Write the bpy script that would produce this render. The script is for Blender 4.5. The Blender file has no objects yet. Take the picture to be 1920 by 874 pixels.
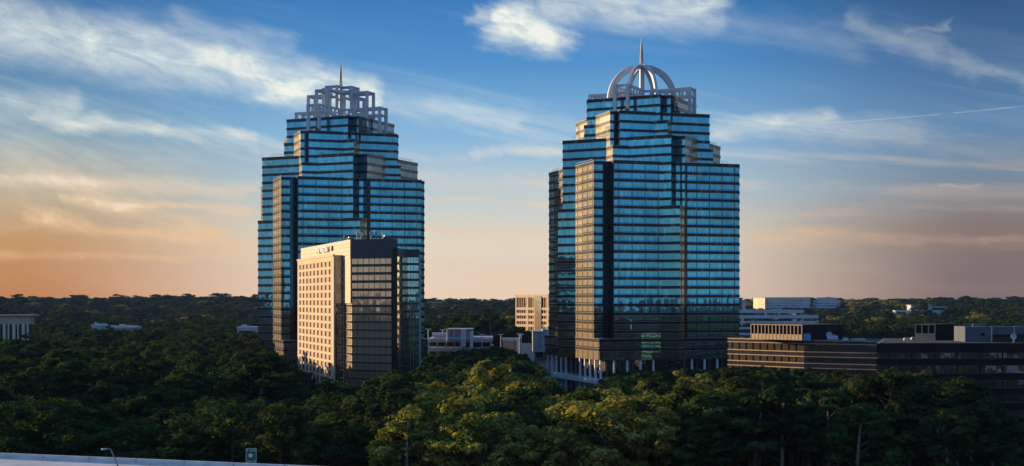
import bpy, math, random
import numpy as np
from mathutils import Vector
R = math.radians
S = bpy.context.scene
col = S.collection
E = 41.0                      # eye height above the ground, metres
FPX = 2500.0                  # focal length in photo pixels (1920 wide)
# ------------------------------------------------------------------ camera
cam = bpy.data.cameras.new('camera'); camo = bpy.data.objects.new('camera', cam); col.objects.link(camo)
camo.location = (0, 0, E); camo.rotation_euler = (R(90), 0, 0)
cam.sensor_width = 36; cam.lens = 36*FPX/1920; cam.shift_y = 124/1920
cam.clip_start = 1; cam.clip_end = 30000
S.camera = camo
# ------------------------------------------------------------------ light and exposure
SUN_EL, SUN_AZ = 7.5, -64.0   # azimuth measured from the view direction, minus = left
SKY_NISHITA, SKY_PAINT = 0.05, 0.80
HAZE = 0.000026
S.view_settings.view_transform = 'Standard'; S.view_settings.look = 'None'
S.view_settings.exposure = 0.55; S.view_settings.gamma = 1.0
S.view_settings.use_curve_mapping = False
sl = bpy.data.lights.new('sun', 'SUN'); sl.energy = 5.0; sl.angle = R(0.5); sl.color = (1.0, 0.70, 0.40)
so = bpy.data.objects.new('sun', sl); col.objects.link(so)
sd = Vector((math.sin(R(SUN_AZ))*math.cos(R(SUN_EL)), math.cos(R(SUN_AZ))*math.cos(R(SUN_EL)), math.sin(R(SUN_EL))))
so.rotation_euler = sd.to_track_quat('Z', 'Y').to_euler()
S.cycles.max_bounces = 6; S.cycles.volume_bounces = 0; S.cycles.transparent_max_bounces = 6
S.cycles.glossy_bounces = 4; S.cycles.diffuse_bounces = 2
S.cycles.use_denoising = True
S.cycles.volume_step_rate = 4

def srgb(r, g, b):
    f = lambda c: (c/255/12.92) if c <= 10 else ((c/255+0.055)/1.055)**2.4
    return (f(r), f(g), f(b), 1)

class NT:
    """small helper for writing node trees"""
    def __init__(s, tree): s.t = tree; s.n = tree.nodes; s.l = tree.links
    def put(s, sock, v):
        if v is None: return
        if hasattr(v, 'is_output'): s.l.new(v, sock)
        else: sock.default_value = v
    def m(s, op, a, b=None, c=None, clamp=False):
        n = s.n.new('ShaderNodeMath'); n.operation = op; n.use_clamp = clamp
        for i, v in enumerate((a, b, c)): s.put(n.inputs[i], v)
        return n.outputs[0]
    def v(s, op, a, b=None, out=0, scale=None):
        n = s.n.new('ShaderNodeVectorMath'); n.operation = op
        s.put(n.inputs[0], a); s.put(n.inputs[1], b)
        if scale is not None: s.put(n.inputs['Scale'], scale)
        return n.outputs[out]
    def mr(s, x, a, b, c, d, smooth=True):
        n = s.n.new('ShaderNodeMapRange'); n.interpolation_type = 'SMOOTHSTEP' if smooth else 'LINEAR'
        for i, q in enumerate((x, a, b, c, d)): s.put(n.inputs[i], q)
        return n.outputs[0]
    def mix(s, f, a, b, mode='MIX'):
        n = s.n.new('ShaderNodeMix'); n.data_type = 'RGBA'; n.blend_type = mode
        s.put(n.inputs[0], f); s.put(n.inputs[6], a); s.put(n.inputs[7], b)
        return n.outputs[2]
    def ramp(s, x, stops):
        n = s.n.new('ShaderNodeValToRGB'); s.put(n.inputs[0], x)
        e = n.color_ramp.elements
        while len(e) < len(stops): e.new(0.5)
        for k, (p, c) in enumerate(stops): e[k].position = p; e[k].color = c
        return n.outputs[0]
    def noise(s, vec, scale, detail=4, rough=0.55, dist=0):
        n = s.n.new('ShaderNodeTexNoise'); s.put(n.inputs['Vector'], vec)
        n.inputs['Scale'].default_value = scale; n.inputs['Detail'].default_value = detail
        n.inputs['Roughness'].default_value = rough; n.inputs['Distortion'].default_value = dist
        return n.outputs['Fac'] if 'Fac' in n.outputs else n.outputs[0]
    def comb(s, x, y, z=0.0):
        n = s.n.new('ShaderNodeCombineXYZ')
        for i, q in enumerate((x, y, z)): s.put(n.inputs[i], q)
        return n.outputs[0]

# ------------------------------------------------------------------ world: Nishita sky, dusk colours by compass direction, clouds
W = bpy.data.worlds.new('World'); S.world = W; W.use_nodes = True
t = NT(W.node_tree); t.n.clear()
sky = t.n.new('ShaderNodeTexSky'); sky.sky_type = 'NISHITA'; sky.sun_disc = False
sky.sun_elevation = R(SUN_EL); sky.sun_rotation = R(SUN_AZ); sky.air_density = 1.0; sky.dust_density = 1.0
tc = t.n.new('ShaderNodeTexCoord'); D = tc.outputs['Generated']
sp = t.n.new('ShaderNodeSeparateXYZ'); t.l.new(D, sp.inputs[0])
az = t.m('MULTIPLY', t.m('ARCTAN2', sp.outputs[0], sp.outputs[1]), 57.29578)
el = t.m('MULTIPLY', t.m('ARCSINE', sp.outputs[2]), 57.29578)
fac = t.m('DIVIDE', el, 40.0, clamp=True)
def rp(*a): return t.ramp(fac, [(e/40.0, srgb(*c)) for e, c in a])
rL = rp((0, (188, 120, 56)), (2.2, (190, 138, 82)), (4.5, (164, 158, 138)), (7, (108, 146, 172)), (10, (66, 122, 172)), (13, (44, 100, 156)), (40, (70, 118, 176)))
rM = rp((0, (238, 208, 180)), (2.5, (222, 210, 190)), (4.5, (182, 198, 204)), (7, (128, 176, 212)), (10, (72, 138, 196)), (13, (42, 112, 178)), (40, (70, 118, 176)))
rR = rp((0, (116, 96, 90)), (3, (126, 108, 102)), (4.6, (114, 130, 146)), (7, (88, 128, 168)), (10, (54, 96, 146)), (13, (34, 72, 116)), (40, (70, 118, 176)))
rS = rp((0, (255, 206, 128)), (3, (255, 222, 160)), (8, (250, 236, 205)), (14, (215, 225, 225)), (22, (120, 160, 195)), (40, (70, 118, 176)))
rB = rp((0, (190, 192, 186)), (2.5, (166, 186, 192)), (5, (134, 176, 198)), (8, (96, 160, 202)), (12, (72, 146, 204)), (20, (62, 130, 196)), (40, (66, 116, 178)))
c = t.mix(t.mr(az, -110, -62, 0, 1), rB, rS)
c = t.mix(t.mr(az, -40, -22, 0, 1), c, rL)
c = t.mix(t.mr(az, -21, -7, 0, 1), c, rM)
c = t.mix(t.mr(az, 5, 20, 0, 1), c, rR)
c = t.mix(t.mr(az, 55, 95, 0, 1), c, rB)
P0 = t.comb(az, el)
w1 = t.v('SUBTRACT', None, (0.5, 0.5, 0.5)); wn = w1.node
nz = t.n.new('ShaderNodeTexNoise'); nz.inputs['Scale'].default_value = 0.55; nz.inputs['Detail'].default_value = 6
nz.inputs['Roughness'].default_value = 0.6
Pw = t.comb(az, t.m('ADD', el, t.m('MULTIPLY', az, 0.2))); t.l.new(t.v('MULTIPLY', Pw, (0.5, 1.2, 1)), nz.inputs['Vector']); t.l.new(nz.outputs['Color'], wn.inputs[0])
P = t.v('ADD', P0, t.v('MULTIPLY', w1, (3.4, 1.7, 0)))
def ang(x, y):
    u = x-960; return (math.degrees(math.atan2(u, FPX)), math.degrees(math.atan2(561-y, math.hypot(u, FPX))))
SEG = [(-120, 30, 200, 78, 60, .75), (180, 78, 420, 118, 58, .85), (400, 112, 560, 158, 52, .95), (500, 155, 680, 178, 38, 1.1),
       (330, 50, 540, 95, 30, .35), (-80, 200, 130, 195, 34, .45), (60, 212, 300, 238, 20, .75), (280, 238, 480, 268, 14, .5), (480, 268, 900, 300, 12, .2),
       (885, 28, 960, 40, 18, .6), (950, 42, 1035, 66, 46, 1.35), (1040, 2, 1330, 12, 52, .75), (1320, 30, 1580, 74, 34, .16),
       (1600, 44, 1740, 92, 28, .34), (1720, 88, 1830, 140, 20, .38), (1810, 132, 1960, 172, 12, .4), (1700, 60, 1790, 48, 8, .3),
       (1350, 238, 1560, 226, 24, .62), (1480, 236, 1720, 262, 30, .4), (1700, 262, 1960, 300, 30, .25),
       (700, 185, 960, 232, 30, .35), (900, 292, 1050, 284, 14, .55), (800, 330, 1040, 350, 26, .3),
       (-60, 330, 480, 352, 16, .5), (120, 372, 470, 392, 13, .6), (40, 410, 400, 442, 17, .75), (300, 440, 500, 462, 12, .45), (-50, 474, 460, 482, 9, .4), (820, 372, 1040, 380, 12, .4),
       (1420, 440, 1850, 456, 10, .35), (1840, 450, 1960, 440, 8, .5), (1780, 352, 1860, 349, 5, .4), (800, 430, 1040, 440, 14, .3)]
acc = None
for x1, y1, x2, y2, hw, st in SEG:
    st *= .88
    a = ang(x1, y1); b = ang(x2, y2); ba = (b[0]-a[0], b[1]-a[1]); L2 = ba[0]**2+ba[1]**2
    pa = t.v('SUBTRACT', P, (a[0], a[1], 0))
    h = t.m('DIVIDE', t.v('DOT_PRODUCT', pa, (ba[0], ba[1], 0), out=1), L2, clamp=True)
    dd = t.v('LENGTH', t.v('SUBTRACT', pa, t.v('SCALE', (ba[0], ba[1], 0), scale=h)), out=1)
    s_ = t.mr(dd, 0.0, hw/43.6*1.35, st, 0.0)
    acc = s_ if acc is None else t.m('MAXIMUM', acc, s_)
Psh = t.comb(az, t.m('ADD', el, t.m('MULTIPLY', az, t.mr(el, 1, 8, 0.02, 0.2))))
st1 = t.noise(t.v('MULTIPLY', Psh, (0.34, 0.9, 1)), 1.4, 7, 0.6, 0.5)
cl = t.m('MULTIPLY', acc, t.mr(st1, 0.28, 0.72, 0.5, 1.15))
st2 = t.noise(t.v('MULTIPLY', t.v('ADD', Psh, (31, 7, 0)), (0.06, 0.6, 1)), 1.0, 7, 0.6, 0.6)
bg = t.m('MULTIPLY', t.mr(st2, 0.45, 0.75, 0, 0.6), t.mr(el, 0.5, 4, 0.35, 1))
bg = t.m('MULTIPLY', bg, t.m('ADD', t.mr(el, 5, 11, 1, 0.12), t.mr(t.m('ABSOLUTE', az), 50, 90, 0, 0.9)))
cl = t.m('MINIMUM', t.m('ADD', cl, bg), 0.96)
dim = t.mr(az, 8, 21, 0, 1)
cc = t.mix(t.mr(el, 2.0, 8.5, 0, 1), srgb(238, 190, 142), srgb(228, 234, 226))
cc = t.mix(dim, cc, t.mix(t.mr(el, 2.0, 8.5, 0, 1), srgb(176, 140, 124), srgb(176, 188, 192)))
c = t.mix(cl, c, cc)
core = t.mr(cl, 0.62, 1.0, 0, 0.38, False)
c = t.mix(core, c, t.mix(dim, srgb(255, 252, 238), srgb(190, 195, 190)))
# contrail: a thin straight streak
for (x1, y1, x2, y2, hw, st) in ((1540, 232, 1762, 214.5, 1.7, .28), (1788, 212, 1990, 192, 1.8, .3)):
    a = ang(x1, y1); b = ang(x2, y2); ba = (b[0]-a[0], b[1]-a[1]); L2 = ba[0]**2+ba[1]**2
    pa = t.v('SUBTRACT', P0, (a[0], a[1], 0))
    h = t.m('DIVIDE', t.v('DOT_PRODUCT', pa, (ba[0], ba[1], 0), out=1), L2, clamp=True)
    dd = t.v('LENGTH', t.v('SUBTRACT', pa, t.v('SCALE', (ba[0], ba[1], 0), scale=h)), out=1)
    c = t.mix(t.m('MULTIPLY', t.mr(dd, 0.0, hw/43.6, st, 0.0), t.mr(st1, 0.25, 0.6, 0.3, 1)), c, srgb(214, 214, 210))
sdot = t.v('DOT_PRODUCT', D, tuple(sd), out=1)
glow = t.m('ADD', t.m('MULTIPLY', t.m('POWER', t.m('MAXIMUM', sdot, 0.0), 60.0), 1.3), t.m('MULTIPLY', t.m('POWER', t.m('MAXIMUM', sdot, 0.0), 900.0), 6.0))
c = t.v('ADD', c, t.v('SCALE', (1.0, .55, .20), scale=glow))
bgA = t.n.new('ShaderNodeBackground'); t.l.new(c, bgA.inputs[0]); bgA.inputs[1].default_value = SKY_PAINT
bgB = t.n.new('ShaderNodeBackground'); t.l.new(sky.outputs[0], bgB.inputs[0]); bgB.inputs[1].default_value = SKY_NISHITA
ad = t.n.new('ShaderNodeMixShader'); ad.inputs[0].default_value = 0.12
t.l.new(bgA.outputs[0], ad.inputs[1]); t.l.new(bgB.outputs[0], ad.inputs[2])
wo = t.n.new('ShaderNodeOutputWorld'); t.l.new(ad.outputs[0], wo.inputs[0])
W.cycles.sampling_method = 'MANUAL'; W.cycles.sample_map_resolution = 512

# ------------------------------------------------------------------ materials
M = {}
def mat(name, base, rough=0.7, metal=0.0, spec=0.5, var=0.12, vscale=0.3, bump=0.0, bscale=2.0, stretch=(1, 1, 1)):
    m = bpy.data.materials.new(name); m.use_nodes = True; k = NT(m.node_tree)
    p = k.n['Principled BSDF']; tc = k.n.new('ShaderNodeTexCoord')
    vec = k.v('MULTIPLY', tc.outputs['Object'], stretch)
    n1 = k.noise(vec, vscale, 5, 0.6)
    lo = tuple(x*(1-var) for x in base)+(1,); hi = tuple(min(1, x*(1+var)) for x in base)+(1,)
    k.put(p.inputs['Base Color'], k.mix(k.mr(n1, 0.3, 0.7, 0, 1), lo, hi))
    p.inputs['Roughness'].default_value = rough; p.inputs['Metallic'].default_value = metal
    p.inputs['Specular IOR Level'].default_value = spec
    if bump:
        b = k.n.new('ShaderNodeBump'); b.inputs['Strength'].default_value = bump
        k.l.new(k.noise(vec, bscale, 4), b.inputs['Height']); k.l.new(b.outputs[0], p.inputs['Normal'])
    M[name] = m; return m
def glassmat(name, tint, edge, panes=1.5, floor=3.75, rough=0.02, dark=0.0, wav=0.012, varp=0.22, dirt=(.02, .025, .03), sheen=.03):
    """reflective coated glazing: tinted head-on, whiter at grazing angles, panes each a touch different"""
    m = bpy.data.materials.new(name); m.use_nodes = True; k = NT(m.node_tree); k.n.clear()
    tc = k.n.new('ShaderNodeTexCoord'); O = tc.outputs['Object']
    s = k.n.new('ShaderNodeSeparateXYZ'); k.l.new(O, s.inputs[0])
    geo = k.n.new('ShaderNodeNewGeometry')
    ax = k.m('FLOOR', k.m('DIVIDE', k.m('ADD', s.outputs[0], k.m('MULTIPLY', s.outputs[1], 1.0)), panes))
    ay = k.m('FLOOR', k.m('DIVIDE', k.m('SUBTRACT', s.outputs[0], s.outputs[1]), panes))
    zz = k.m('FLOOR', k.m('DIVIDE', s.outputs[2], floor))
    wn = k.n.new('ShaderNodeTexWhiteNoise'); wn.noise_dimensions = '3D'; k.l.new(k.comb(ax, ay, zz), wn.inputs[0])
    r1 = wn.outputs['Value']
    big = k.noise(O, 0.06, 3)
    lw = k.n.new('ShaderNodeLayerWeight'); lw.inputs[0].default_value = 0.5
    inc = k.v('DOT_PRODUCT', geo.outputs['Normal'], geo.outputs['Incoming'], out=1)
    ed = k.mr(k.m('ABSOLUTE', inc), 0.85, 0.15, 0, 1, False)
    tt = k.mix(ed, tuple(tint)+(1,), tuple(edge)+(1,))
    tt = k.mix(1.0, tt, k.mix(k.m('MULTIPLY', r1, 1.0), (1-varp,)*3+(1,), (1, 1, 1, 1)), 'MULTIPLY')
    bigv = k.mr(k.noise(k.v('MULTIPLY', O, (1, 1, .5)), .035, 3), .35, .65, .72, 1.1)
    tt = k.v('SCALE', tt, scale=bigv)
    odd = k.mr(r1, .93, .94, 0, .13, False)
    tt = k.mix(odd, tt, (.30, .36, .38, 1) if sum(tint) < 1.5 else (.5, .45, .4, 1))
    # pane tilt and roller-wave
    tilt = k.v('SCALE', k.v('SUBTRACT', wn.outputs['Color'], (.5, .5, .5)), scale=wav)
    nw = k.n.new('ShaderNodeTexNoise'); nw.inputs['Scale'].default_value = 0.55; nw.inputs['Detail'].default_value = 2
    k.l.new(O, nw.inputs['Vector'])
    wv = k.v('SCALE', k.v('SUBTRACT', nw.outputs['Color'], (.5, .5, .5)), scale=wav*1.6)
    nn = k.v('NORMALIZE', k.v('ADD', geo.outputs['Normal'], k.v('ADD', tilt, wv)))
    g = k.n.new('ShaderNodeBsdfGlossy'); g.inputs['Roughness'].default_value = rough
    k.l.new(tt, g.inputs['Color']); k.l.new(nn, g.inputs['Normal'])
    d = k.n.new('ShaderNodeBsdfDiffuse'); d.inputs['Color'].default_value = tuple(dirt)+(1,)
    mx = k.n.new('ShaderNodeMixShader'); mx.inputs[0].default_value = 0.06+dark
    k.l.new(g.outputs[0], mx.inputs[1]); k.l.new(d.outputs[0], mx.inputs[2])
    g2 = k.n.new('ShaderNodeBsdfGlossy'); g2.inputs['Roughness'].default_value = .42; g2.inputs['Color'].default_value = (1, .86, .66, 1)
    m2 = k.n.new('ShaderNodeMixShader'); m2.inputs[0].default_value = sheen
    k.l.new(mx.outputs[0], m2.inputs[1]); k.l.new(g2.outputs[0], m2.inputs[2])
    o = k.n.new('ShaderNodeOutputMaterial'); k.l.new(m2.outputs[0], o.inputs[0])
    M[name] = m; return m
glassmat('glass_blue', (.085, .45, .68), (.95, .76, .56), wav=.006, varp=.30, sheen=.07)
glassmat('glass_transom', (.03, .30, .80), (.80, .66, .56), wav=.006, varp=.30, sheen=.02)
glassmat('spandrel_navy', (.010, .014, .028), (.50, .36, .24), wav=.004, varp=.1, dirt=(.008, .01, .016), sheen=.022)
glassmat('notch_shade_navy', (.02, .07, .12), (.10, .10, .12), wav=.004, varp=.15, dirt=(.01, .012, .02))  # dark navy stands in for shade in the corner notches
glassmat('glass_sky_tint', (.30, .72, .86), (.6, .8, .85), panes=1.1, floor=2.9, varp=.35, wav=.01)  # blue sky reflection put into the tint
glassmat('glass_bronze', (.90, .62, .40), (.85, .66, .46), panes=2.4, floor=2.9, varp=.25, wav=.01, dirt=(.36, .25, .16), dark=.2, sheen=.12)
glassmat('glass_clear', (.85, .80, .72), (1, .86, .68), panes=1.6, floor=2.9, varp=.3, wav=.012)
glassmat('glass_dark', (.28, .30, .34), (.55, .52, .48), panes=3.0, floor=3.9, varp=.5, wav=.02)
glassmat('glass_gold', (.30, .24, .17), (.55, .42, .28), panes=1.5, floor=3.9, varp=.4, wav=.02, dirt=(.10, .07, .04), sheen=.05)
mat('spandrel_black', (.006, .006, .009), rough=.5, spec=.12, var=.3)
mat('slate_panel', (.055, .085, .11), rough=.6, var=.15)
mat('spandrel_bronze', (.035, .03, .03), rough=.25, spec=.4, var=.2)
mat('trim_metal', (.20, .25, .31), rough=.3, metal=.5)
mat('gold_trim', (.42, .30, .19), rough=.45, metal=.3)
mat('crown_paint', (.52, .55, .60), rough=.5, var=.08, bump=.05)
mat('spire_metal', (.22, .17, .12), rough=.4, metal=.4)
mat('column_paint', (.62, .68, .76), rough=.5, var=.08)
mat('precast', (.60, .43, .29), rough=.8, var=.10, vscale=.15, bump=.1, bscale=3)
mat('precast_pale', (.60, .52, .42), rough=.8, var=.08)
mat('louver_dark', (.05, .055, .065), rough=.6, var=.2, stretch=(1, 1, 8))
mat('metal_panel', (.45, .32, .21), rough=.55, var=.07, vscale=.3)
mat('roof_grey', (.10, .11, .12), rough=.9, var=.25)
mat('roof_dark', (.03, .032, .036), rough=.9, var=.3)
mat('white_paint', (.46, .50, .56), rough=.6, var=.06)
mat('pale_blue_paint', (.44, .52, .62), rough=.6, var=.08)
mat('blue_canopy', (.10, .30, .60), rough=.6, var=.08)
mat('concrete', (.33, .36, .38), rough=.9, var=.18, vscale=.5, bump=.15, bscale=4)
mat('barrier_concrete', (.56, .58, .60), rough=.9, var=.14, vscale=.35, bump=.15, bscale=3, stretch=(1, 1, 3))
mat('brick_grey', (.16, .17, .18), rough=.9, var=.2)
mat('asphalt', (.05, .052, .055), rough=.85, var=.3, vscale=.15, bump=.1)
mat('lot_asphalt', (.17, .18, .19), rough=.8, var=.25, vscale=.1)
mat('ground_soil', (.035, .038, .022), rough=1, var=.45, vscale=.02, bump=.3)
mat('road_paint', (.75, .75, .72), rough=.7)
mat('window_dark', (.012, .014, .018), rough=.6, spec=.06)
mat('curtain', (.30, .24, .18), rough=.9, var=.4, vscale=1.5)
mat('bark_brown', (.075, .06, .05), rough=.95, var=.35, vscale=2, bump=.5, bscale=8)
mat('bark_grey', (.20, .175, .15), rough=.95, var=.35, vscale=2, bump=.5, bscale=8)
mat('sign_green', (.012, .10, .075), rough=.5)
mat('sign_white', (.75, .80, .82), rough=.5)
mat('galvanised', (.30, .31, .32), rough=.4, metal=.7)
mat('lamp_glass', (.8, .7, .5), rough=.3)
mat('tan_stone', (.46, .36, .26), rough=.85, var=.1)
mat('rubber', (.02, .02, .02), rough=.8)
mat('orange_wall', (.72, .52, .34), rough=.8, var=.08)
for i, cr in enumerate([(.7, .72, .75), (.32, .34, .36), (.03, .03, .035), (.25, .03, .03), (.05, .09, .2), (.55, .53, .48)]):
    mat('car_paint_%d' % i, cr, rough=.25, spec=.6, var=.03)

def leafmat(name, base, warm):
    m = bpy.data.materials.new(name); m.use_nodes = True; k = NT(m.node_tree); k.n.clear()
    oi = k.n.new('ShaderNodeObjectInfo'); tc = k.n.new('ShaderNodeTexCoord')
    geo = k.n.new('ShaderNodeNewGeometry')
    n1 = k.noise(tc.outputs['Object'], 0.5, 3)
    c1 = k.mix(oi.outputs['Random'], tuple(base)+(1,), tuple(warm)+(1,))
    rpi = geo.outputs['Random Per Island']
    v = k.m('MULTIPLY', k.mr(n1, .3, .7, .7, 1.3), k.mr(rpi, 0, 1, .6, 1.45, False))
    c1 = k.v('SCALE', c1, scale=v)
    d = k.n.new('ShaderNodeBsdfDiffuse'); k.l.new(c1, d.inputs['Color'])
    tr = k.n.new('ShaderNodeBsdfTranslucent'); k.l.new(k.v('MULTIPLY', c1, (1.25, 1.2, .5)), tr.inputs['Color'])
    mx = k.n.new('ShaderNodeMixShader'); mx.inputs[0].default_value = .36
    k.l.new(d.outputs[0], mx.inputs[1]); k.l.new(tr.outputs[0], mx.inputs[2])
    o = k.n.new('ShaderNodeOutputMaterial'); k.l.new(mx.outputs[0], o.inputs[0]); M[name] = m
leafmat('leaf_pine', (.026, .050, .020), (.042, .064, .022))
leafmat('leaf_oak', (.034, .072, .024), (.064, .090, .026))
leafmat('leaf_sunlit_gold', (.180, .205, .046), (.250, .225, .050))  # yellow leaves, with low sunlight also brightened into their colour

# ------------------------------------------------------------------ mesh helpers
class MB:
    def __init__(s): s.v = []; s.f = []; s.mi = []; s.cur = 0
    def quad(s, a, b, c, d):
        n = len(s.v); s.v += [a, b, c, d]; s.f.append((n, n+1, n+2, n+3)); s.mi.append(s.cur)
    def box(s, x0, y0, z0, x1, y1, z1):
        s.prism([(x0, y0), (x1, y0), (x1, y1), (x0, y1)], z0, z1)
    def prism(s, poly, z0, z1, cap=True):
        n = len(s.v); k = len(poly)
        a = sum(poly[i][0]*poly[(i+1) % k][1]-poly[(i+1) % k][0]*poly[i][1] for i in range(k))
        if a < 0: poly = poly[::-1]
        s.v += [(p[0], p[1], z0) for p in poly]+[(p[0], p[1], z1) for p in poly]
        for i in range(k):
            j = (i+1) % k; s.f.append((n+i, n+j, n+k+j, n+k+i)); s.mi.append(s.cur)
        if cap:
            s.f.append(tuple(n+k+i for i in range(k))); s.mi.append(s.cur)
            s.f.append(tuple(n+i for i in range(k))[::-1]); s.mi.append(s.cur)
    def obox(s, p, q, wid, z0, z1):
        """box along the plan segment p-q, centred, of the given width"""
        dx, dy = q[0]-p[0], q[1]-p[1]; L = math.hypot(dx, dy); nx, ny = -dy/L*wid/2, dx/L*wid/2
        s.prism([(p[0]-nx, p[1]-ny), (q[0]-nx, q[1]-ny), (q[0]+nx, q[1]+ny), (p[0]+nx, p[1]+ny)], z0, z1)
    def beam(s, a, b, w, h=None, up=(0, 0, 1)):
        h = h or w; a = Vector(a); b = Vector(b); d = (b-a).normalized(); u = Vector(up)
        if abs(d.dot(u)) > .98: u = Vector((0, 1, 0))
        r = d.cross(u).normalized(); u = r.cross(d).normalized(); r *= w/2; u *= h/2
        n = len(s.v); s.v += [tuple(p) for p in (a-r-u, a+r-u, a+r+u, a-r+u, b-r-u, b+r-u, b+r+u, b-r+u)]
        for f in ((0, 3, 2, 1), (4, 5, 6, 7), (0, 1, 5, 4), (1, 2, 6, 5), (2, 3, 7, 6), (3, 0, 4, 7)):
            s.f.append(tuple(n+i for i in f)); s.mi.append(s.cur)
    def tube(s, pts, rad, seg=8, cap=True):
        n = len(s.v); P = [Vector(p) for p in pts]; k = len(P)
        if not hasattr(rad, '__len__'): rad = [rad]*k
        for i in range(k):
            d = (P[min(i+1, k-1)]-P[max(i-1, 0)]).normalized()
            u = Vector((0, 0, 1)) if abs(d.z) < .9 else Vector((1, 0, 0))
            a = d.cross(u).normalized(); b = d.cross(a)
            for j in range(seg):
                th = 2*math.pi*j/seg; s.v.append(tuple(P[i]+(a*math.cos(th)+b*math.sin(th))*rad[i]))
        for i in range(k-1):
            for j in range(seg):
                j2 = (j+1) % seg; s.f.append((n+i*seg+j, n+i*seg+j2, n+(i+1)*seg+j2, n+(i+1)*seg+j)); s.mi.append(s.cur)
        if cap:
            s.f.append(tuple(n+j for j in range(seg))[::-1]); s.mi.append(s.cur)
            s.f.append(tuple(n+(k-1)*seg+j for j in range(seg))); s.mi.append(s.cur)
    def lathe(s, c, prof, seg=16, axis='z'):
        n = len(s.v)
        for r, z in prof:
            for j in range(seg):
                a = 2*math.pi*j/seg; x, y = r*math.cos(a), r*math.sin(a)
                s.v.append((c[0]+x, c[1]+y, c[2]+z) if axis == 'z' else (c[0]+x, c[1]+z, c[2]+y))
        for i in range(len(prof)-1):
            for j in range(seg):
                j2 = (j+1) % seg; s.f.append((n+i*seg+j, n+i*seg+j2, n+(i+1)*seg+j2, n+(i+1)*seg+j)); s.mi.append(s.cur)
    def build(s, name, mats, parent=None, smooth=False):
        me = bpy.data.meshes.new(name); me.from_pydata(s.v, [], s.f); me.update()
        for m in (mats if isinstance(mats, (list, tuple)) else [mats]): me.materials.append(M[m])
        if any(s.mi): me.polygons.foreach_set('material_index', s.mi)
        if smooth: me.polygons.foreach_set('use_smooth', [True]*len(me.polygons))
        o = bpy.data.objects.new(name, me); col.objects.link(o)
        if parent: o.parent = parent
        return o
def tag(o, label=None, cat=None, group=None, kind=None):
    if label: o['label'] = label
    if cat: o['category'] = cat
    if group: o['group'] = group
    if kind: o['kind'] = kind
    return o
def thing(name, loc, label, cat, rz=0.0, group=None):
    o = bpy.data.objects.new(name, None); col.objects.link(o); o.location = loc; o.rotation_euler = (0, 0, rz)
    return tag(o, label, cat, group)
def children(o): return [c for c in bpy.data.objects if c.parent == o]
def copy_tree(o, kids):
    c = o.copy(); col.objects.link(c)
    for ch, sub in kids:
        d = ch.copy(); col.objects.link(d); d.parent = c
        for g in sub:
            e = g.copy(); col.objects.link(e); e.parent = d
    return c
def kids_of(o): return [(c, children(c)) for c in children(o)]
def offset(poly, d):
    k = len(poly); out = []
    a = sum(poly[i][0]*poly[(i+1) % k][1]-poly[(i+1) % k][0]*poly[i][1] for i in range(k))
    if a < 0: poly = poly[::-1]
    for i in range(k):
        p0, p1, p2 = Vector(poly[i-1]), Vector(poly[i]), Vector(poly[(i+1) % k])
        e1 = (p1-p0).normalized(); e2 = (p2-p1).normalized()
        n1 = Vector((e1.y, -e1.x)); n2 = Vector((e2.y, -e2.x))
        m = (n1+n2); m = m/(1+n1.dot(n2)) if n1.dot(n2) > -.9 else n1
        q = p1+m*d; out.append((q.x, q.y))
    return out
def rot(poly, deg):
    c, s = math.cos(R(deg)), math.sin(R(deg)); return [(x*c-y*s, x*s+y*c) for x, y in poly]
def px(x, y, Z):
    """photo pixel and distance -> world point (used only while laying the plan out)"""
    return ((x-960)/FPX*Z, Z, E-(y-561)/FPX*Z)

# ------------------------------------------------------------------ terrain
rng = np.random.default_rng(7)
def hnoise(x, y):
    return (np.sin(x*.0041+1.3)*np.cos(y*.0033+.4)+.6*np.sin(x*.0093+y*.0071)+.35*np.sin(x*.021-y*.017+2.))
def terrain(x, y):
    x = np.asarray(x, float); y = np.asarray(y, float); r = np.hypot(x, y)
    h = np.clip((r-1300)/1500, 0, 1); h = h*h*(3-2*h)*17
    h = h+hnoise(x, y)*2.6*np.clip((r-900)/1200, 0, 1)
    # wooded hill at the right
    g = np.exp(-(((x-690)/210)**2+((y-1720)/330)**2)); h = h+14*g
    g = np.exp(-(((x+700)/420)**2+((y-2500)/400)**2)); h = h+8*g
    # rise under the far offices
    g = np.exp(-(((x-430)/150)**2+((y-2000)/300)**2)); h = h+4*g
    # unseen wooded ridge added at left to shade the woods from low sun
    sx, sy = math.sin(R(SUN_AZ)), math.cos(R(SUN_AZ))
    s_ = x*sx+y*sy; p_ = -x*sy+y*(-sx)*1.0
    p_ = x*(-sx*0)+(x*sy*1.0+y*(-sx)); 
    g = np.exp(-((s_-960)/120)**2)*(1/(1+np.exp(-(p_-(-150))/50)))*(1/(1+np.exp((p_-330)/40)))
    return h+84*g
def grid(n, ext, f=2.2):
    a = np.linspace(-1, 1, n); return np.sign(a)*np.abs(a)**f*ext
gx = grid(221, 5000, 1.8); gy = grid(221, 5000, 1.8)
XX, YY = np.meshgrid(gx, gy); ZZ = terrain(XX, YY)
vv = np.stack([XX.ravel(), YY.ravel(), ZZ.ravel()], 1)
ii = np.arange(220*220); r_, c_ = ii//220, ii % 220; a = r_*221+c_
ff = np.stack([a, a+1, a+222, a+221], 1)
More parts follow.
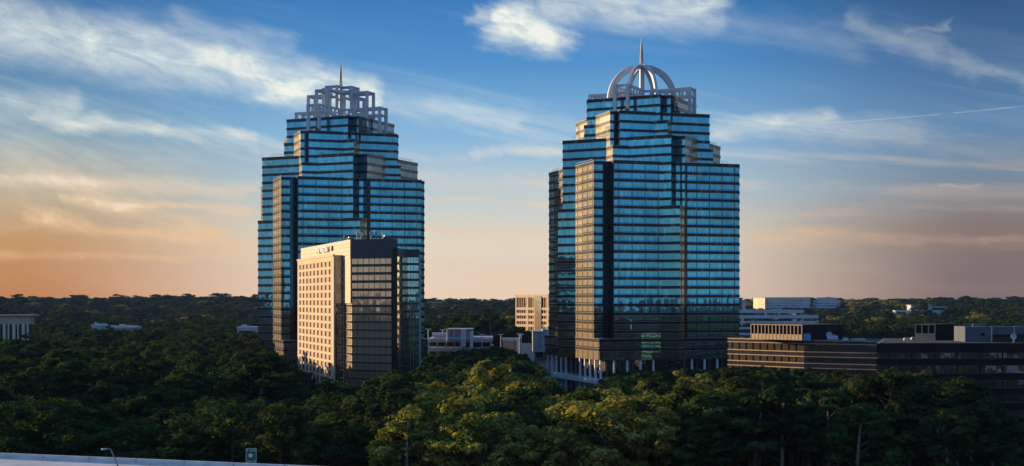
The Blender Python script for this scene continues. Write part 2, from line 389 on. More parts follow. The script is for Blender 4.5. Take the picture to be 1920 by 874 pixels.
def mesh_np(name, v, f, mname, parent=None):
    me = bpy.data.meshes.new(name); me.vertices.add(len(v)); me.vertices.foreach_set('co', np.ascontiguousarray(v, np.float32).ravel())
    k = f.shape[1]; me.loops.add(f.size); me.loops.foreach_set('vertex_index', np.ascontiguousarray(f, np.int32).ravel())
    me.polygons.add(len(f)); me.polygons.foreach_set('loop_start', np.arange(0, f.size, k, dtype=np.int32))
    me.update(calc_edges=True); me.validate(); me.materials.append(M[mname])
    o = bpy.data.objects.new(name, me); col.objects.link(o)
    if parent: o.parent = parent
    return o
g = mesh_np('ground', vv, ff, 'ground_soil'); g.data.polygons.foreach_set('use_smooth', [True]*len(g.data.polygons)); tag(g, kind='structure')
def patch(name, poly, z, m):
    b = MB(); n = len(poly); b.v = [(p[0], p[1], z) for p in poly]; b.f = [tuple(range(n))]; b.mi = [0]
    return tag(b.build(name, m), kind='structure')

# ------------------------------------------------------------------ the two towers
FL = 3.75
def square(h, fl, fr, br, bl):
    """square plan with a rectangular bite (along x, along y) at each corner; (0,0) = whole corner"""
    P = []
    def corner(cx, cy, sx, sy, cut, order):
        ax, ay = cut
        if ax == 0: return [(cx, cy)]
        pts = [(cx, cy-sy*ay), (cx-sx*ax, cy-sy*ay), (cx-sx*ax, cy)]
        return pts if order else pts[::-1]
    P += corner(-h, -h, -1, -1, fl, True); P += corner(h, -h, 1, -1, fr, False)
    P += corner(h, h, 1, 1, br, True); P += corner(-h, h, -1, 1, bl, False)
    return P
def tier(root, name, segs, top, mull, rotdeg, label=None):
    """segs: list of (plan, z0, z1); ribbon glazing between dark bands"""
    g = MB(); sp_ = MB(); tr = MB(); mu = MB(); rfs = []; ts = MB()
    for poly, z0, z1 in segs:
        p = rot(poly, rotdeg)
        g.prism(p, z0, z1-.05)
        po = offset(p, .16); pt = offset(p, .22)
        k = 0
        zt = z1
        # bands follow one floor grid shared by every tier
        n0 = math.floor((58.4+E-z1)/FL+.01)
        zz = z1
        sp_.prism(po, z1-1.5, z1); tr.prism(pt, z1-.12, z1+.04); tr.prism(pt, z1-1.52, z1-1.44)
        b = z1-FL
        while b-1.5 > z0+.3:
            sp_.prism(po, b-1.5, b-.3); tr.prism(pt, b-.37, b-.25); tr.prism(pt, b-1.58, b-1.46)
            if mull:
                pq = offset(p, .035); ts.prism(pq, b-.25, b+.24)
            b -= FL
        rfs.append((offset(p, -.5), z1-.6, z1-.3))
        if mull:
            q = p if sum(p[i][0]*p[(i+1) % len(p)][1]-p[(i+1) % len(p)][0]*p[i][1] for i in range(len(p))) > 0 else p[::-1]
            for i in range(len(q)):
                A = Vector(q[i]); B = Vector(q[(i+1) % len(q)]); L = (B-A).length
                if L < 4: continue
                d = (B-A)/L; nrm = Vector((d.y, -d.x)); m_ = int(L//mull); off = (L-m_*mull)/2
                for j in range(m_+1):
                    c = A+d*(off+j*mull)+nrm*.05
                    if off+j*mull < .3 or off+j*mull > L-.3: continue
                    mu.obox(c-d*.11, c+d*.11, .16, z0, z1-.1)
    o = g.build(name, 'glass_blue', root)
    sp_.build('spandrel_bands', 'spandrel_navy', o); tr.build('metal_trim', 'trim_metal', o)
    if mu.v: mu.build('mullions', 'spandrel_navy', o); ts.build('transom_glazing', 'glass_transom', o)
    for q in rfs:
        rf = MB(); rf.prism(*q); rf.build('roof_deck', 'roof_dark', o)
    return o
def ladder(b, p, q, zt, depth, hw=.34, step=3.2, posts=True):
    """ladder beam between plan points p and q: two chords and short struts"""
    p = Vector(p); q = Vector(q); L = (q-p).length; d = (q-p)/L
    b.obox(p, q, hw*2, zt-.95, zt); b.obox(p, q, hw*2, zt-depth, zt-depth+.8)
    n = max(1, int(L/step))
    for i in range(1, n):
        c = p+d*(L*i/n); b.obox(c-d*.45, c+d*.45, hw*2-.06, zt-depth+.9, zt-1.1)
def piers(root, h, cuts, z0, z1, rotdeg, extra=None):  # dark panels colour in the shade and double reflection of the corner notches
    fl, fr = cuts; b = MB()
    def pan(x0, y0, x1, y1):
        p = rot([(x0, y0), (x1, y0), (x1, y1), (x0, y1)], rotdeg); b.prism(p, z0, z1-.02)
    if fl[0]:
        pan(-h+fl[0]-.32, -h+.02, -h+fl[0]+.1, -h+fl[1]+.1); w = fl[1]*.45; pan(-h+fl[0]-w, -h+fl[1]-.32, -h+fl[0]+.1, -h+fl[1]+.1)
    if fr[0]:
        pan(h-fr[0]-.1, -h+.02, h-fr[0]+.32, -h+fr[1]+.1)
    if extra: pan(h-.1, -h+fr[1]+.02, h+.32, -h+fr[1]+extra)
    b.build('notch_shade_panel', 'notch_shade_navy', root)
def make_tower(name, loc, rz, ztop, label, king):
    root = thing(name, (loc[0], loc[1], 0), label, 'skyscraper', R(rz))
    Z = lambda e: e+E+ztop      # eye-relative height -> world, shifted for the tower
    T1, T2, T3, T4 = Z(58.4), Z(69.65), Z(80.9), Z(88.4)
    podtop, podbot = Z(58.4-20*FL), Z(58.4-20*FL)-9.0
    s2cut = square(34, (6.7, 6), (3, 5.5), (4, 4), (3, 5.5)); s2full = square(34, (0, 0), (0, 0), (0, 0), (0, 0))
    s1cut = square(28.3, (2.4, 5.6), (3.8, 6.4), (5.6, 2.4), (4, 4)); s1full = square(28.3, (0, 0), (0, 0), (0, 0), (0, 0))
    s3cut = square(23.65, (3.2, 3), (1.7, 4), (3, 3), (3, 3)); s3full = square(23.65, (0, 0), (0, 0), (0, 0), (0, 0))
    s4cut = square(19.5, (1.5, 3), (3.3, 4), (3, 1.5), (3, 3)); s4full = square(19.5, (0, 0), (0, 0), (0, 0), (0, 0))
    tier(root, 'lower_shaft', [(s2cut, podtop-.1, T1), (s2full, podbot, podtop)], T1, 6.0, 0)
    tier(root, 'diagonal_shaft', [(s1cut, T1-5*FL-.1, T2), (s1full, podbot+.02, T1-5*FL)], T2, 0, -45)
    tier(root, 'upper_shaft', [(s3cut, Z(65.9)-.1, T3), (s3full, T1-6, Z(65.9))], T3, 0, 0)
    tier(root, 'top_shaft', [(s4cut, Z(77.15)-.1, T4), (s4full, T2-6, Z(77.15))], T4, 0, -45)
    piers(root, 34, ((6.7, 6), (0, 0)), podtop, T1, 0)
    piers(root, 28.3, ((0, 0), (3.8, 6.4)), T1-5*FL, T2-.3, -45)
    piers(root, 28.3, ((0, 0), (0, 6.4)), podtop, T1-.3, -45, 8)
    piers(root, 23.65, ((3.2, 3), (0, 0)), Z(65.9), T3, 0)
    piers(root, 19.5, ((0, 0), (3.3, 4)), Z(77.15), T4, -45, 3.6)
    # lobby and colonnade
    lb = MB(); lb.box(-29.5, -29.5, 0, 29.5, 29.5, podbot+.3); lb.build('lobby_wall', 'glass_dark', root)
    cb = MB(); cb.box(-34.8, -34.8, podbot-10.0, 34.8, 34.8, podbot-8.4); cb.box(-30, -30, podbot-8.6, 30, 30, podbot-8.3)
    hole = cb.build('canopy_band', 'column_paint', root)
    cm = MB(); cm.box(-.38, -.38, 0, .38, .38, podbot+.02); cm.box(-.52, -.52, 0, .52, .52, podbot-8.0)
    first = None
    for i in range(12):
        tt = -33+6*i
        if abs(tt) < 7.5: continue
        for (x, y) in ((tt, -33), (-33, tt+.0), (33, tt+.01), (tt+.01, 33)):
            if (x, y) in ((-33, -33),) and first: continue
            if first is None: first = cm.build('column', 'column_paint', root); first.location = (x, y, 0)
            else: o = first.copy(); col.objects.link(o); o.parent = root; o.location = (x, y, 0)
    # roof parapet rails on the set-backs
    rl = MB()
    for h, zz, rd in ((28.0, T2, -45), (33.6, T1, 0)):
        P = rot([(-h, -h), (h, -h), (h, h), (-h, h)], rd)
        for i in range(4):
            a, b = P[i], P[(i+1) % 4]
            lo, hi = (.12, .88)
            A = (a[0]+(b[0]-a[0])*lo, a[1]+(b[1]-a[1])*lo); B = (a[0]+(b[0]-a[0])*hi, a[1]+(b[1]-a[1])*hi)
            rl.beam((A[0], A[1], zz+1.0), (B[0], B[1], zz+1.0), .10)
            for j in range(25):
                f_ = j/24; rl.beam((A[0]+(B[0]-A[0])*f_, A[1]+(B[1]-A[1])*f_, zz-.3), (A[0]+(B[0]-A[0])*f_, A[1]+(B[1]-A[1])*f_, zz+1.0), .09)
    rl.build('parapet_rail', 'trim_metal', root)
    # crown frame, turned with the diagonal shaft
    q45 = lambda p: rot([p], -45)[0]
    cf = MB()
    def cross(Rr, hw, zt, depth, zfoot, post=1.3, tall=None):
        for (ux, uy) in ((0, -1), (1, 0), (0, 1), (-1, 0)):
            vx, vy = -uy, ux
            ends = []
            for sgn in (-1, 1):
                a = (ux*hw*1.0+vx*sgn*hw, uy*hw*1.0+vy*sgn*hw); e = (ux*Rr+vx*sgn*hw, uy*Rr+vy*sgn*hw)
                ladder(cf, q45(a), q45(e), zt, depth); ends.append(e)
                c = q45(e); d = Vector(q45((ux, uy))); n = Vector((-d.y, d.x))
                cc = Vector(c)
                cf.prism([tuple(cc-d*post/2-n*post/2), tuple(cc+d*post/2-n*post/2), tuple(cc+d*post/2+n*post/2), tuple(cc-d*post/2+n*post/2)], zfoot, zt+.02)
            ladder(cf, q45(ends[0]), q45(ends[1]), zt-.01, depth, step=3)
    if king:
        cross(23.9, 3.0, Z(93.3), 4.2, T3-.3)
        cf.build('crown_frame', 'crown_paint', root)
        for i in range(8):
            a_ = R(45*i); rb = MB(); ux, uy = math.cos(a_), math.sin(a_); N = 20
            pin, pout = [], []
            for j in range(N+1):
                th = math.pi/2*j/N
                ro, ri = 16.6, 15.25
                pout.append((ro*math.cos(th), Z(88.6)+ro*math.sin(th)*1.0+.2)); pin.append((ri*math.cos(th), Z(88.6)+ri*math.sin(th)-.1))
            w = .62
            def pt(rz_, s): return (ux*rz_[0]-uy*s, uy*rz_[0]+ux*s, rz_[1])
            for j in range(N):
                A0, A1, B0, B1 = pout[j], pout[j+1], pin[j], pin[j+1]
                rb.quad(pt(A0, -w), pt(A0, w), pt(A1, w), pt(A1, -w)); rb.quad(pt(B0, w), pt(B0, -w), pt(B1, -w), pt(B1, w))
                rb.quad(pt(A0, w), pt(B0, w), pt(B1, w), pt(A1, w)); rb.quad(pt(B0, -w), pt(A0, -w), pt(A1, -w), pt(B1, -w))
            rb.box(0, 0, 0, .01, .01, .01) if False else None
            o = rb.build('dome_rib', 'crown_paint', root)
        ms = MB(); ms.box(-1, -1, T4-1, 1, 1, Z(105.0)); ms.lathe((0, 0, Z(104.2)), [(0, 0), (2.4, 0), (2.4, .9), (0, 1.2)], 12)
        ms.build('dome_mast', 'crown_paint', root)
        sz0, sz1 = Z(105.2), Z(117.2)
        hub = MB(); hub.box(-19.3*.5, -.5, T4-.2, 19.3*.5, .5, T4+1.2); hub.box(-.5, -9.5, T4-.2, .5, 9.5, T4+1.21); hub.build('roof_plant', 'roof_grey', root)
    else:
        cross(23.7, 3.0, Z(94.2), 4.2, T3-.3)
        cross(16.7, 3.0, Z(102.2), 1.3, T4-.3, post=1.2)
        cross(8.0, 3.0, Z(105.2), 1.3, Z(94), post=1.15)
        cf.build('crown_frame', 'crown_paint', root)
        ms = MB(); ms.box(-.8, -.8, T4-1, .8, .8, Z(105.4)); ms.build('crown_core', 'crown_paint', root)
        sz0, sz1 = Z(105.2), Z(117.5)
    spm = MB()
    for (dx, dy) in ((-1, -1), (1, -1), (1, 1), (-1, 1)):
        spm.beam((dx*.62, dy*.62, sz0), (dx*.12, dy*.12, sz1-1.5), .22)
    for j in range(7):
        f_ = j/7; r0 = .62*(1-f_)+.12*f_; zz = sz0+(sz1-1.5-sz0)*f_
        spm.box(-r0-.1, -r0-.1, zz, r0+.1, r0+.1, zz+.16)
    spm.beam((0, 0, sz0), (0, 0, sz1), .28); spm.build('spire', 'spire_metal', root)
    # roof-top equipment
    for (x, y, s_) in ((-16, -20, 1.1), (8, -21, .9), (-21, 12, 1.2), (20, -12, .9)):
        eq = MB(); eq.box(x-s_, y-s_, T3-.4, x+s_, y+s_, T3+1.1); eq.lathe((x, y, T3+1.1), [(0, 0), (s_*.8, 0), (s_*.8, .3), (s_*.4, .5), (0, .5)], 12)
        eq.build('roof_equipment', 'roof_grey', root)
    return root
KC, QC = (58.3, 600.0), (-83.5, 650.0)
make_tower('domed_skyscraper', KC, 18, 0.0, 'tall blue glass tower topped by a pale open rib dome and spire', True)
qt = make_tower('latticed_skyscraper', QC, 20, -2.2, 'tall blue glass tower topped by stepped square white lattice frames and spire', False)

qt.scale = (1.07, 1.07, 1.07); qt.location = (QC[0]*1.07, QC[1]*1.07, E*(1-1.07)); QC = (QC[0]*1.07, QC[1]*1.07)
# ------------------------------------------------------------------ hotel in front of the left tower
hotel = thing('hotel', (-57.6, 480, 0), 'tan and bronze glass hotel with rooftop lettering and gridded window wall', 'hotel', R(20))
HF = 2.9
def bands(b, poly, ztop, zbot, first, step, h, out=.14):
    po = offset(poly, out); z = ztop-first
    while z-h > zbot: b.prism(po, z-h, z); z -= step
P1 = (11.5, -11.5); P2 = (21.4, 2.2); P3 = (25.6, 2.2)
mainp = [(0, 0), P1, (14.2, -8.8), (14.2, 92), (0, 92)]
zt = E+21.5
b = MB(); b.prism(mainp, 0, zt-7.0); hm = b.build('tower_block', 'glass_bronze', hotel)
b = MB(); bands(b, mainp, zt-7.0, 2, 1.95, HF, .95); b.build('spandrel_bands', 'spandrel_bronze', hm)
b = MB(); po = offset(mainp, .2)
z = zt-7.0-1.95
while z > 3: b.prism(po, z-.05, z+.04); b.prism(po, z-.99, z-.92); z -= HF
b.build('metal_trim', 'gold_trim', hm)
b = MB()
for i in range(1, 7):
    f_ = i/7; c = (P1[0]*f_+.06, P1[1]*f_-.06); b.obox((c[0]-.05, c[1]+.05), (c[0]+.05, c[1]-.05), .16, 0, zt-7)
for i in range(1, 6):
    b.box(-.12, i*2.4-.07, 0, .05, i*2.4+.07, zt-7)
b.build('mullions', 'spandrel_bronze', hm)
b = MB(); b.prism(offset(mainp, .25), zt-7.0, zt)
for k in range(5): b.prism(offset(mainp, .31), zt-6.3+k*1.35, zt-6.2+k*1.35)
ph = b.build('louvred_parapet', 'louver_dark', hotel)
b = MB()
for k in range(5): b.box(-.62, .25, zt-7.0+k*1.4+.05, -.26, 92, zt-7.0+k*1.4+1.38)
b.box(-.5, .3, E-1.5, -.14, 12.3, zt-6.95)
b.build('sunlit_cladding', 'metal_panel', hotel)
rp_ = [(14.1, -8.2), P2, P3, (25.6, 91.8), (14.1, 91.8)]
zr = E+18.3
b = MB(); b.prism(rp_, 0, zr-3.0); rb_ = b.build('side_block', 'glass_clear', hotel)
b = MB(); b.prism([(P2[0]+.1, P2[1]-.07), (P3[0]-.1, P3[1]-.07), (P3[0]-.1, P3[1]+.1), (P2[0]+.1, P2[1]+.1)], 0, zr-3.1); b.build('sky_tinted_glazing', 'glass_sky_tint', rb_)  # cyan tint stands in for blue sky reflected on this facet
b = MB(); bands(b, rp_, zr-3.0, 2, 1.95, HF, .95); b.build('spandrel_bands', 'spandrel_bronze', rb_)
b = MB(); b.prism(offset(rp_, .25), zr-3.0, zr)
for k in range(4): b.prism(offset(rp_, .3), zr-2.6+k*.7, zr-2.52+k*.7)
b.build('side_parapet', 'louver_dark', rb_)
b = MB()
for f_ in (.25, .5, .75): 
    c = (P2[0]+(P3[0]-P2[0])*f_, P2[1]-.06); b.box(c[0]-.05, c[1]-.1, 0, c[0]+.05, c[1]+.05, zr-3)
b.box(P3[0]-.1, P3[1]-.5, 0, P3[0]+.7, P3[1]+1, zr-2.2); b.build('corner_fin', 'trim_metal', rb_)
b = MB(); b.prism([(11.75, -11.6), (14.45, -8.95), (14.05, -8.3), (11.3, -11.1)], 0, zt-3.2); b.build('dark_reveal', 'spandrel_black', hotel)
# window wall slab
zs = E+16.25
b = MB(); b.box(-4, 12.4, 0, -.2, 81.7, zs)
slab = b.build('precast_wall', 'precast', hotel)
b = MB()
for i in range(10): b.box(-4.07, 15.4+7.1*i+.2, 0, -3.9, 15.4+7.1*i+.75, zs-1.5)
for k in range(20): b.box(-4.06, 12.5, zs-2.0-k*HF, -3.9, 81.6, zs-1.85-k*HF)
b.box(-4.3, 12.3, zs-.5, -3.5, 81.8, zs+.25); b.build('precast_ribs', 'precast', slab)
b = MB(); b.box(-3.4, 12.2, 0, -.25, 12.5, zs-.4); endw = b.build('end_glazing', 'glass_dark', slab)
b = MB()
for k in range(19): b.box(-1.7, 12.1, zs-2-k*HF, -.2, 12.35, zs-1.4-k*HF)
b.box(-.5, 12.05, 0, -.2, 12.2, zs-1.2); b.build('end_sills', 'metal_panel', slab)
# recessed windows: the dark pane sits in a frame proud of the wall
wb = MB(); wb.box(-.03, -1.6, -.1, .10, 1.6, 1.85)
fr = MB(); 
for (y0, y1, z0, z1) in ((-1.8, -1.6, -.25, 2.0), (1.6, 1.8, -.25, 2.0), (-1.6, 1.6, -.25, -.1), (-1.6, 1.6, 1.85, 2.0)): fr.box(-.05, y0, z0, .12, y1, z1)
w0 = wb.build('window', 'window_dark', slab); f0 = fr.build('frame', 'precast', None); rest = MB(); cnt = 0
winpos = [(19.2+7.1*i, E+12.2-k*HF) for k in range(18) for i in range(9)]
f0.parent = w0
for (yy, zz) in winpos:
    if zz < 3: continue
    if cnt < 99:
        if cnt == 0: w = w0; w.parent = hotel
        else:
            w = w0.copy(); col.objects.link(w); w.parent = hotel
            f2 = f0.copy(); col.objects.link(f2); f2.parent = w
        w.location = (-4.02, yy, zz)
    else:
        rest.cur = 0; rest.box(-4.05, yy-1.6, zz-.1, -3.92, yy+1.6, zz+1.85)
        rest.cur = 1
        for (y0, y1, z0, z1) in ((-1.8, -1.6, -.25, 2.0), (1.6, 1.8, -.25, 2.0), (-1.6, 1.6, -.25, -.1), (-1.6, 1.6, 1.85, 2.0)): rest.box(-4.07, yy+y0, zz+z0, -3.9, yy+y1, zz+z1)
    cnt += 1
tag(rest.build('windows', ['window_dark', 'precast'], hotel), kind='stuff')
# lettering
cu = bpy.data.curves.new('letters', 'FONT'); cu.body = 'THE WESTIN'; cu.size = 2.7; cu.extrude = .30; cu.offset = .05; cu.align_x = 'CENTER'
tmp = bpy.data.objects.new('letters', cu); col.objects.link(tmp)
dg = bpy.context.evaluated_depsgraph_get(); me = bpy.data.meshes.new_from_object(tmp.evaluated_get(dg)); bpy.data.objects.remove(tmp)
me.materials.clear(); me.materials.append(M['sign_white'])
lt = bpy.data.objects.new('sign_lettering', me); col.objects.link(lt); lt.parent = hotel
lt.rotation_euler = (R(90), 0, R(-90)); lt.location = (-1.15, 46.5, E+18.2); lt.scale = (1.45, 1.1, 1)
b = MB()
for k in range(8): a_ = R(45*k); b.beam((-.8, 29.5, E+19.3), (-.8, 29.5+1.4*math.cos(a_), E+19.3+1.0*math.sin(a_)), .35)
b.build('sign_emblem', 'window_dark', hotel)
# roof: antennas, dishes, plant
b = MB(); b.box(2, 2, zt-.2, 12, 50, zt+.15); b.build('roof_deck', 'roof_grey', hotel)
def dish(name, loc, r, tilt, label, rz=0):
    o = thing(name, loc, label, 'dish antenna', rz)
    b = MB(); b.lathe((0, 0, 0), [(0, .0), (r*.5, .06*r), (r*.85, .2*r), (r, .32*r), (r*.96, .34*r), (r*.8, .24*r), (0, .06*r)], 16, axis='y')
    d = b.build('reflector', 'white_paint', o, True); d.location = (0, 0, r+.9); d.rotation_euler = (R(tilt), 0, 0)
    b = MB(); b.beam((0, 0, 0), (0, 0, r+.9), .18); b.beam((-.5, 0, .05), (.5, 0, .05), .12); b.beam((0, -.5, .06), (0, .5, .06), .12); b.build('mast', 'galvanised', o)
    return o
def hloc(x, y, z):
    c, s = math.cos(R(20)), math.sin(R(20)); return (-57.6+x*c-y*s, 480+x*s+y*c, z)
for i, (x, y, r, tl, lab) in enumerate(((4, 3, .9, 160, 'small white dish on hotel roof nearest its front corner'), (6.5, -1.5, 1.1, 170, 'largest white dish antenna above the dark hotel parapet'), (1.5, 20, .9, 190, 'tilted dish farther back along the hotel roof edge'))):
    dish('dish_antenna', hloc(x, y, zt+.15 if y > 0 else zt), r, tl, lab, R(20+30*i))
for i, (x, y, h, lab) in enumerate(((2.2, 1.5, 2.6, 'slim pale antenna panel mast left of the roof dish'), (8, -3, 3.2, 'tall antenna panel mast right of the roof dish'), (9.6, -7, 1.8, 'short antenna panel mast near middle of dark parapet'))):
    o = thing('antenna_mast', hloc(x, y, zt), lab, 'antenna', R(20))
    b = MB(); b.beam((0, 0, -.1), (0, 0, h), .16); b.build('pole', 'galvanised', o)
    b = MB(); b.box(-.25, -.2, h*.45, .25, .2, h+.1); b.box(.35, -.15, h*.3, .65, .15, h*.9); b.build('antenna_panel', 'tan_stone', o)
for x, y, s1, lab in ((1.6, 9, 1.2, 'low cooling unit on the hotel roof behind the tan wall'), (10.5, -8.5, 1.3, 'dark low vent unit at the right of the hotel roof')):
    o = thing('roof_unit', hloc(x, y, zt+.1), lab, 'roof vent', R(20))
    b = MB(); b.box(-s1, -s1, 0, s1, s1, .8); b.build('housing', 'roof_grey', o); b = MB(); b.lathe((0, 0, .8), [(0, 0), (s1*.7, 0), (s1*.7, .4), (s1*.5, .5), (0, .5)], 14); b.build('fan_cowl', 'galvanised', o)

# ------------------------------------------------------------------ generic banded block
def block(name, label, cat, poly, z0, ztop, wall, band, floor, bh, group=None, first=None, roofm='roof_grey', mull=0, mm=None, trim=None, cz=0, tw=.0):
    cx = sum(p[0] for p in poly)/len(poly); cy = sum(p[1] for p in poly)/len(poly)
    o = thing(name, (cx, cy, cz), label, cat, 0, group)
    p = [(q[0]-cx, q[1]-cy) for q in poly]; z0 -= cz; zt_ = ztop-cz
    b = MB(); b.prism(p, z0, zt_-.1); w = b.build('glazed_wall', wall, o)
    b = MB(); f_ = bh if first is None else first
    b.prism(offset(p, .2), zt_-f_, zt_); z = zt_-floor
    while z > z0+.5: b.prism(offset(p, .2), z-bh, z); z -= floor
    s_ = b.build('floor_bands', band, w)
    if trim:
        b = MB(); z = zt_
        while z > z0+.5: b.prism(offset(p, .3), z-.13-tw, z+.02); b.prism(offset(p, .3), z-(f_ if z == zt_ else bh)-.02-tw, z-(f_ if z == zt_ else bh)+.1); z -= floor
        b.build('metal_trim', trim, w)
    b = MB(); b.prism(offset(p, -.4), zt_-.3, zt_+.1); b.build('roof_deck', roofm, w)
    if mull:
        q = p if sum(p[i][0]*p[(i+1) % len(p)][1]-p[(i+1) % len(p)][0]*p[i][1] for i in range(len(p))) > 0 else p[::-1]
        b = MB()
        for i in range(len(q)):
            A = Vector(q[i]); B = Vector(q[(i+1) % len(q)]); L = (B-A).length; d = (B-A)/L; nr = Vector((d.y, -d.x))
            for j in range(1, int(L/mull)+1):
                c = A+d*(j*mull-mull/2)+nr*.08; b.obox(c-d*.12, c+d*.12, .25, z0, zt_)
        b.build('mullions', mm or band, w)
    return o
def walk(p, ang_, L): return (p[0]+math.cos(R(ang_))*L, p[1]+math.sin(R(ang_))*L)
# sun-striped office (right of the domed tower)
a0 = (85.75, 528); a1 = walk(a0, -46, 35.2); a2 = walk(a1, -30, 27)
poly = [a0, a1, a2, walk(a2, 52, 30), walk(a0, 44, 18)]
ztP = E-15.4
off = block('glass_office', 'dark glass office with gold sunlit horizontal stripes right of domed tower', 'office building', poly, 0, ztP, 'glass_gold', 'spandrel_bronze', 4.29, 1.87, first=1.3, roofm='roof_dark', mull=3.3, mm='spandrel_bronze', trim='gold_trim', tw=.2)
# stair block at its right end
b0 = walk(a2, 60, .5); b0 = (a2[0]+.2, a2[1]-1.5)
poly = [b0, walk(b0, -12, 18.7), walk(walk(b0, -12, 18.7), 70, 26), walk(b0, 80, 24)]
block('stair_block', 'black corner block between striped office and the long black office', 'building', poly, 0, E-18.0, 'glass_dark', 'spandrel_black', 8.6, 5.5, first=1.6, roofm='roof_dark', trim='trim_metal')
# long black office at the right edge
rx0 = 96.0
poly = [(rx0, 350), (200, 352), (200, 392), (rx0+13.5, 392)]
block('long_office', 'long black glass office with dark floor bands at the right edge', 'office building', poly, 0, E-11.6, 'glass_dark', 'spandrel_black', 3.9, 1.9, first=2.5, roofm='roof_dark', mull=6.0, mm='spandrel_black', trim='spandrel_bronze')
poly = [(102, 376), (126, 381), (124, 410), (102, 404)]
# penthouses
def penthouse(name, label, corner, angL, LL, angR, LR, z0, z1, goldsplit):
    o = thing(name, (corner[0], corner[1], z0), label, 'rooftop plant room')
    pl = walk((0, 0), angL, LL); pr = walk((0, 0), angR, LR); pb = (pl[0]+pr[0], pl[1]+pr[1])
    b = MB(); b.prism([(0, 0), pr, pb, pl], 0, z1-z0); wl = b.build('dark_wall', 'spandrel_black', o)
    # louvred left face
    b = MB(); d = Vector(pl).normalized(); n = Vector((d.y, -d.x));  n = n if n.x < 0 else -n
    H = z1-z0
    b.cur = 0; c0 = n*.12; 
    b.obox(tuple(c0), tuple(c0+d*LL), .2, 0.05, H*goldsplit)
    b.obox(tuple(c0), tuple(c0+d*LL), .3, H-.25, H+.05); b.obox(tuple(c0), tuple(c0+d*LL), .3, H*goldsplit-.1, H*goldsplit+.1)
    k = int(LL/1.6)
    for i in range(k+1):
        c = c0+d*(LL*i/k); b.obox(tuple(c-d*.13), tuple(c+d*.13), .34, 0.02, H)
    b.build('louvre_frame', 'gold_trim', o)
    b = MB(); b.prism(offset([(0, 0), pr, pb, pl], .15), H-.2, H+.08); b.build('roof_edge', 'roof_dark', o)
    return o
cP = px(1504, 633, 497)
penthouse('plant_room', 'gold slatted plant room on the striped office roof', (cP[0], cP[1]), 134, 23, 38, 24, ztP, E-9.6, .36)
cP = px(1753, 633, 372)
penthouse('plant_room', 'small gold slatted plant room on the long black office', (cP[0], cP[1]), 155, 5.2, 28, 9, E-11.6, E-7.0, .42)
o = thing('plant_building', (131.5, 362, E-11.6), 'long blue grey plant building on roof at right edge', 'rooftop plant room')
b = MB(); b.box(-9.5, -3, 0, -2.4, 6, 4.2); b.box(-2.5, 2.5, 0, 30, 7, 3.9); b.box(-2.5, -3.0, 2.1, 30, 2.6, 4.15); b.build('wall', 'slate_panel', o)
b = MB(); b.box(-2.6, -3.1, 0, -2.2, -2.7, 4.3); b.box(3.5, -3.1, 0, 3.9, -2.7, 4.3); b.box(10, -3.1, 0, 10.4, -2.7, 4.3); b.build('post', 'gold_trim', o)
b = MB(); b.box(-5.2, -3.06, 1.7, -4.2, -2.9, 2.5); b.build('vent', 'window_dark', o)
b = MB(); b.beam((8.2, -2, 4.1), (8.2, -2, 6.8), .12); b.beam((-7.3, -2.5, 3.6), (-7.3, -2.5, 5), .12); b.beam((-8.6, -2.5, 4.9), (-6.2, -2.5, 4.9), .12); b.build('aerial', 'white_paint', o)
c = px(1555, 634, 497); dish('dish_antenna', (c[0], c[1], ztP), 1.15, 178, 'large white dish on the striped office roof', R(-15))
c = px(1900, 642, 352); dish('dish_antenna', (c[0], c[1], E-11.6), .8, 175, 'white dish on the long office roof at right edge', 0)
for i, (x, Zd, w, h, m_, lab) in enumerate(((1467, 514, 1.0, .9, 'white_paint', 'white roof unit in front of the gold plant room'), (1610, 492, 2.4, 1.0, 'tan_stone', 'tan low roof unit right of the white dish'), (1585, 494, 1.0, 1.2, 'pale_blue_paint', 'pale blue roof unit beside the white dish'), (1700, 372, .8, .9, 'white_paint', 'white roof unit left of the small gold plant room'), (1718, 380, 1.5, .8, 'tan_stone', 'tan long roof unit touching the small gold plant room'), (1513, 497, 1.3, 2.6, 'blue_canopy', 'blue roof door box beside the gold plant room'), (1548, 508, 4.2, 1.9, 'pale_blue_paint', 'pale blue cooling unit on the striped office roof'))):
    zb = ztP if x < 1640 else E-11.6
    c = px(x, 0, Zd); o = thing('roof_unit', (c[0], c[1], zb), lab, 'roof vent')
    b = MB(); b.box(-w, -w*.5, .0, w, w*.5, h*.8); b.build('housing', m_, o); b = MB(); b.box(-w*.8, -w*.4, h*.8, w*.8, w*.4, h); b.build('cap', 'galvanised', o)
# white banded building beyond
poly = [(140, 900), (207, 902), (207, 940), (140, 940)]
block('banded_office', 'office with long white floor bands behind the striped office', 'office building', poly, 0, E-10.8, 'glass_dark', 'pale_blue_paint', 4.0, 1.5, first=2.2)
poly = [(150, 905), (198, 906), (198, 934), (150, 934)]
block('roof_storey', 'pale set back top storey on the white banded office', 'plant room', poly, E-10.7, E-7.4, 'glass_dark', 'white_paint', 4.0, 1.7, first=2.0, cz=E-10.7)
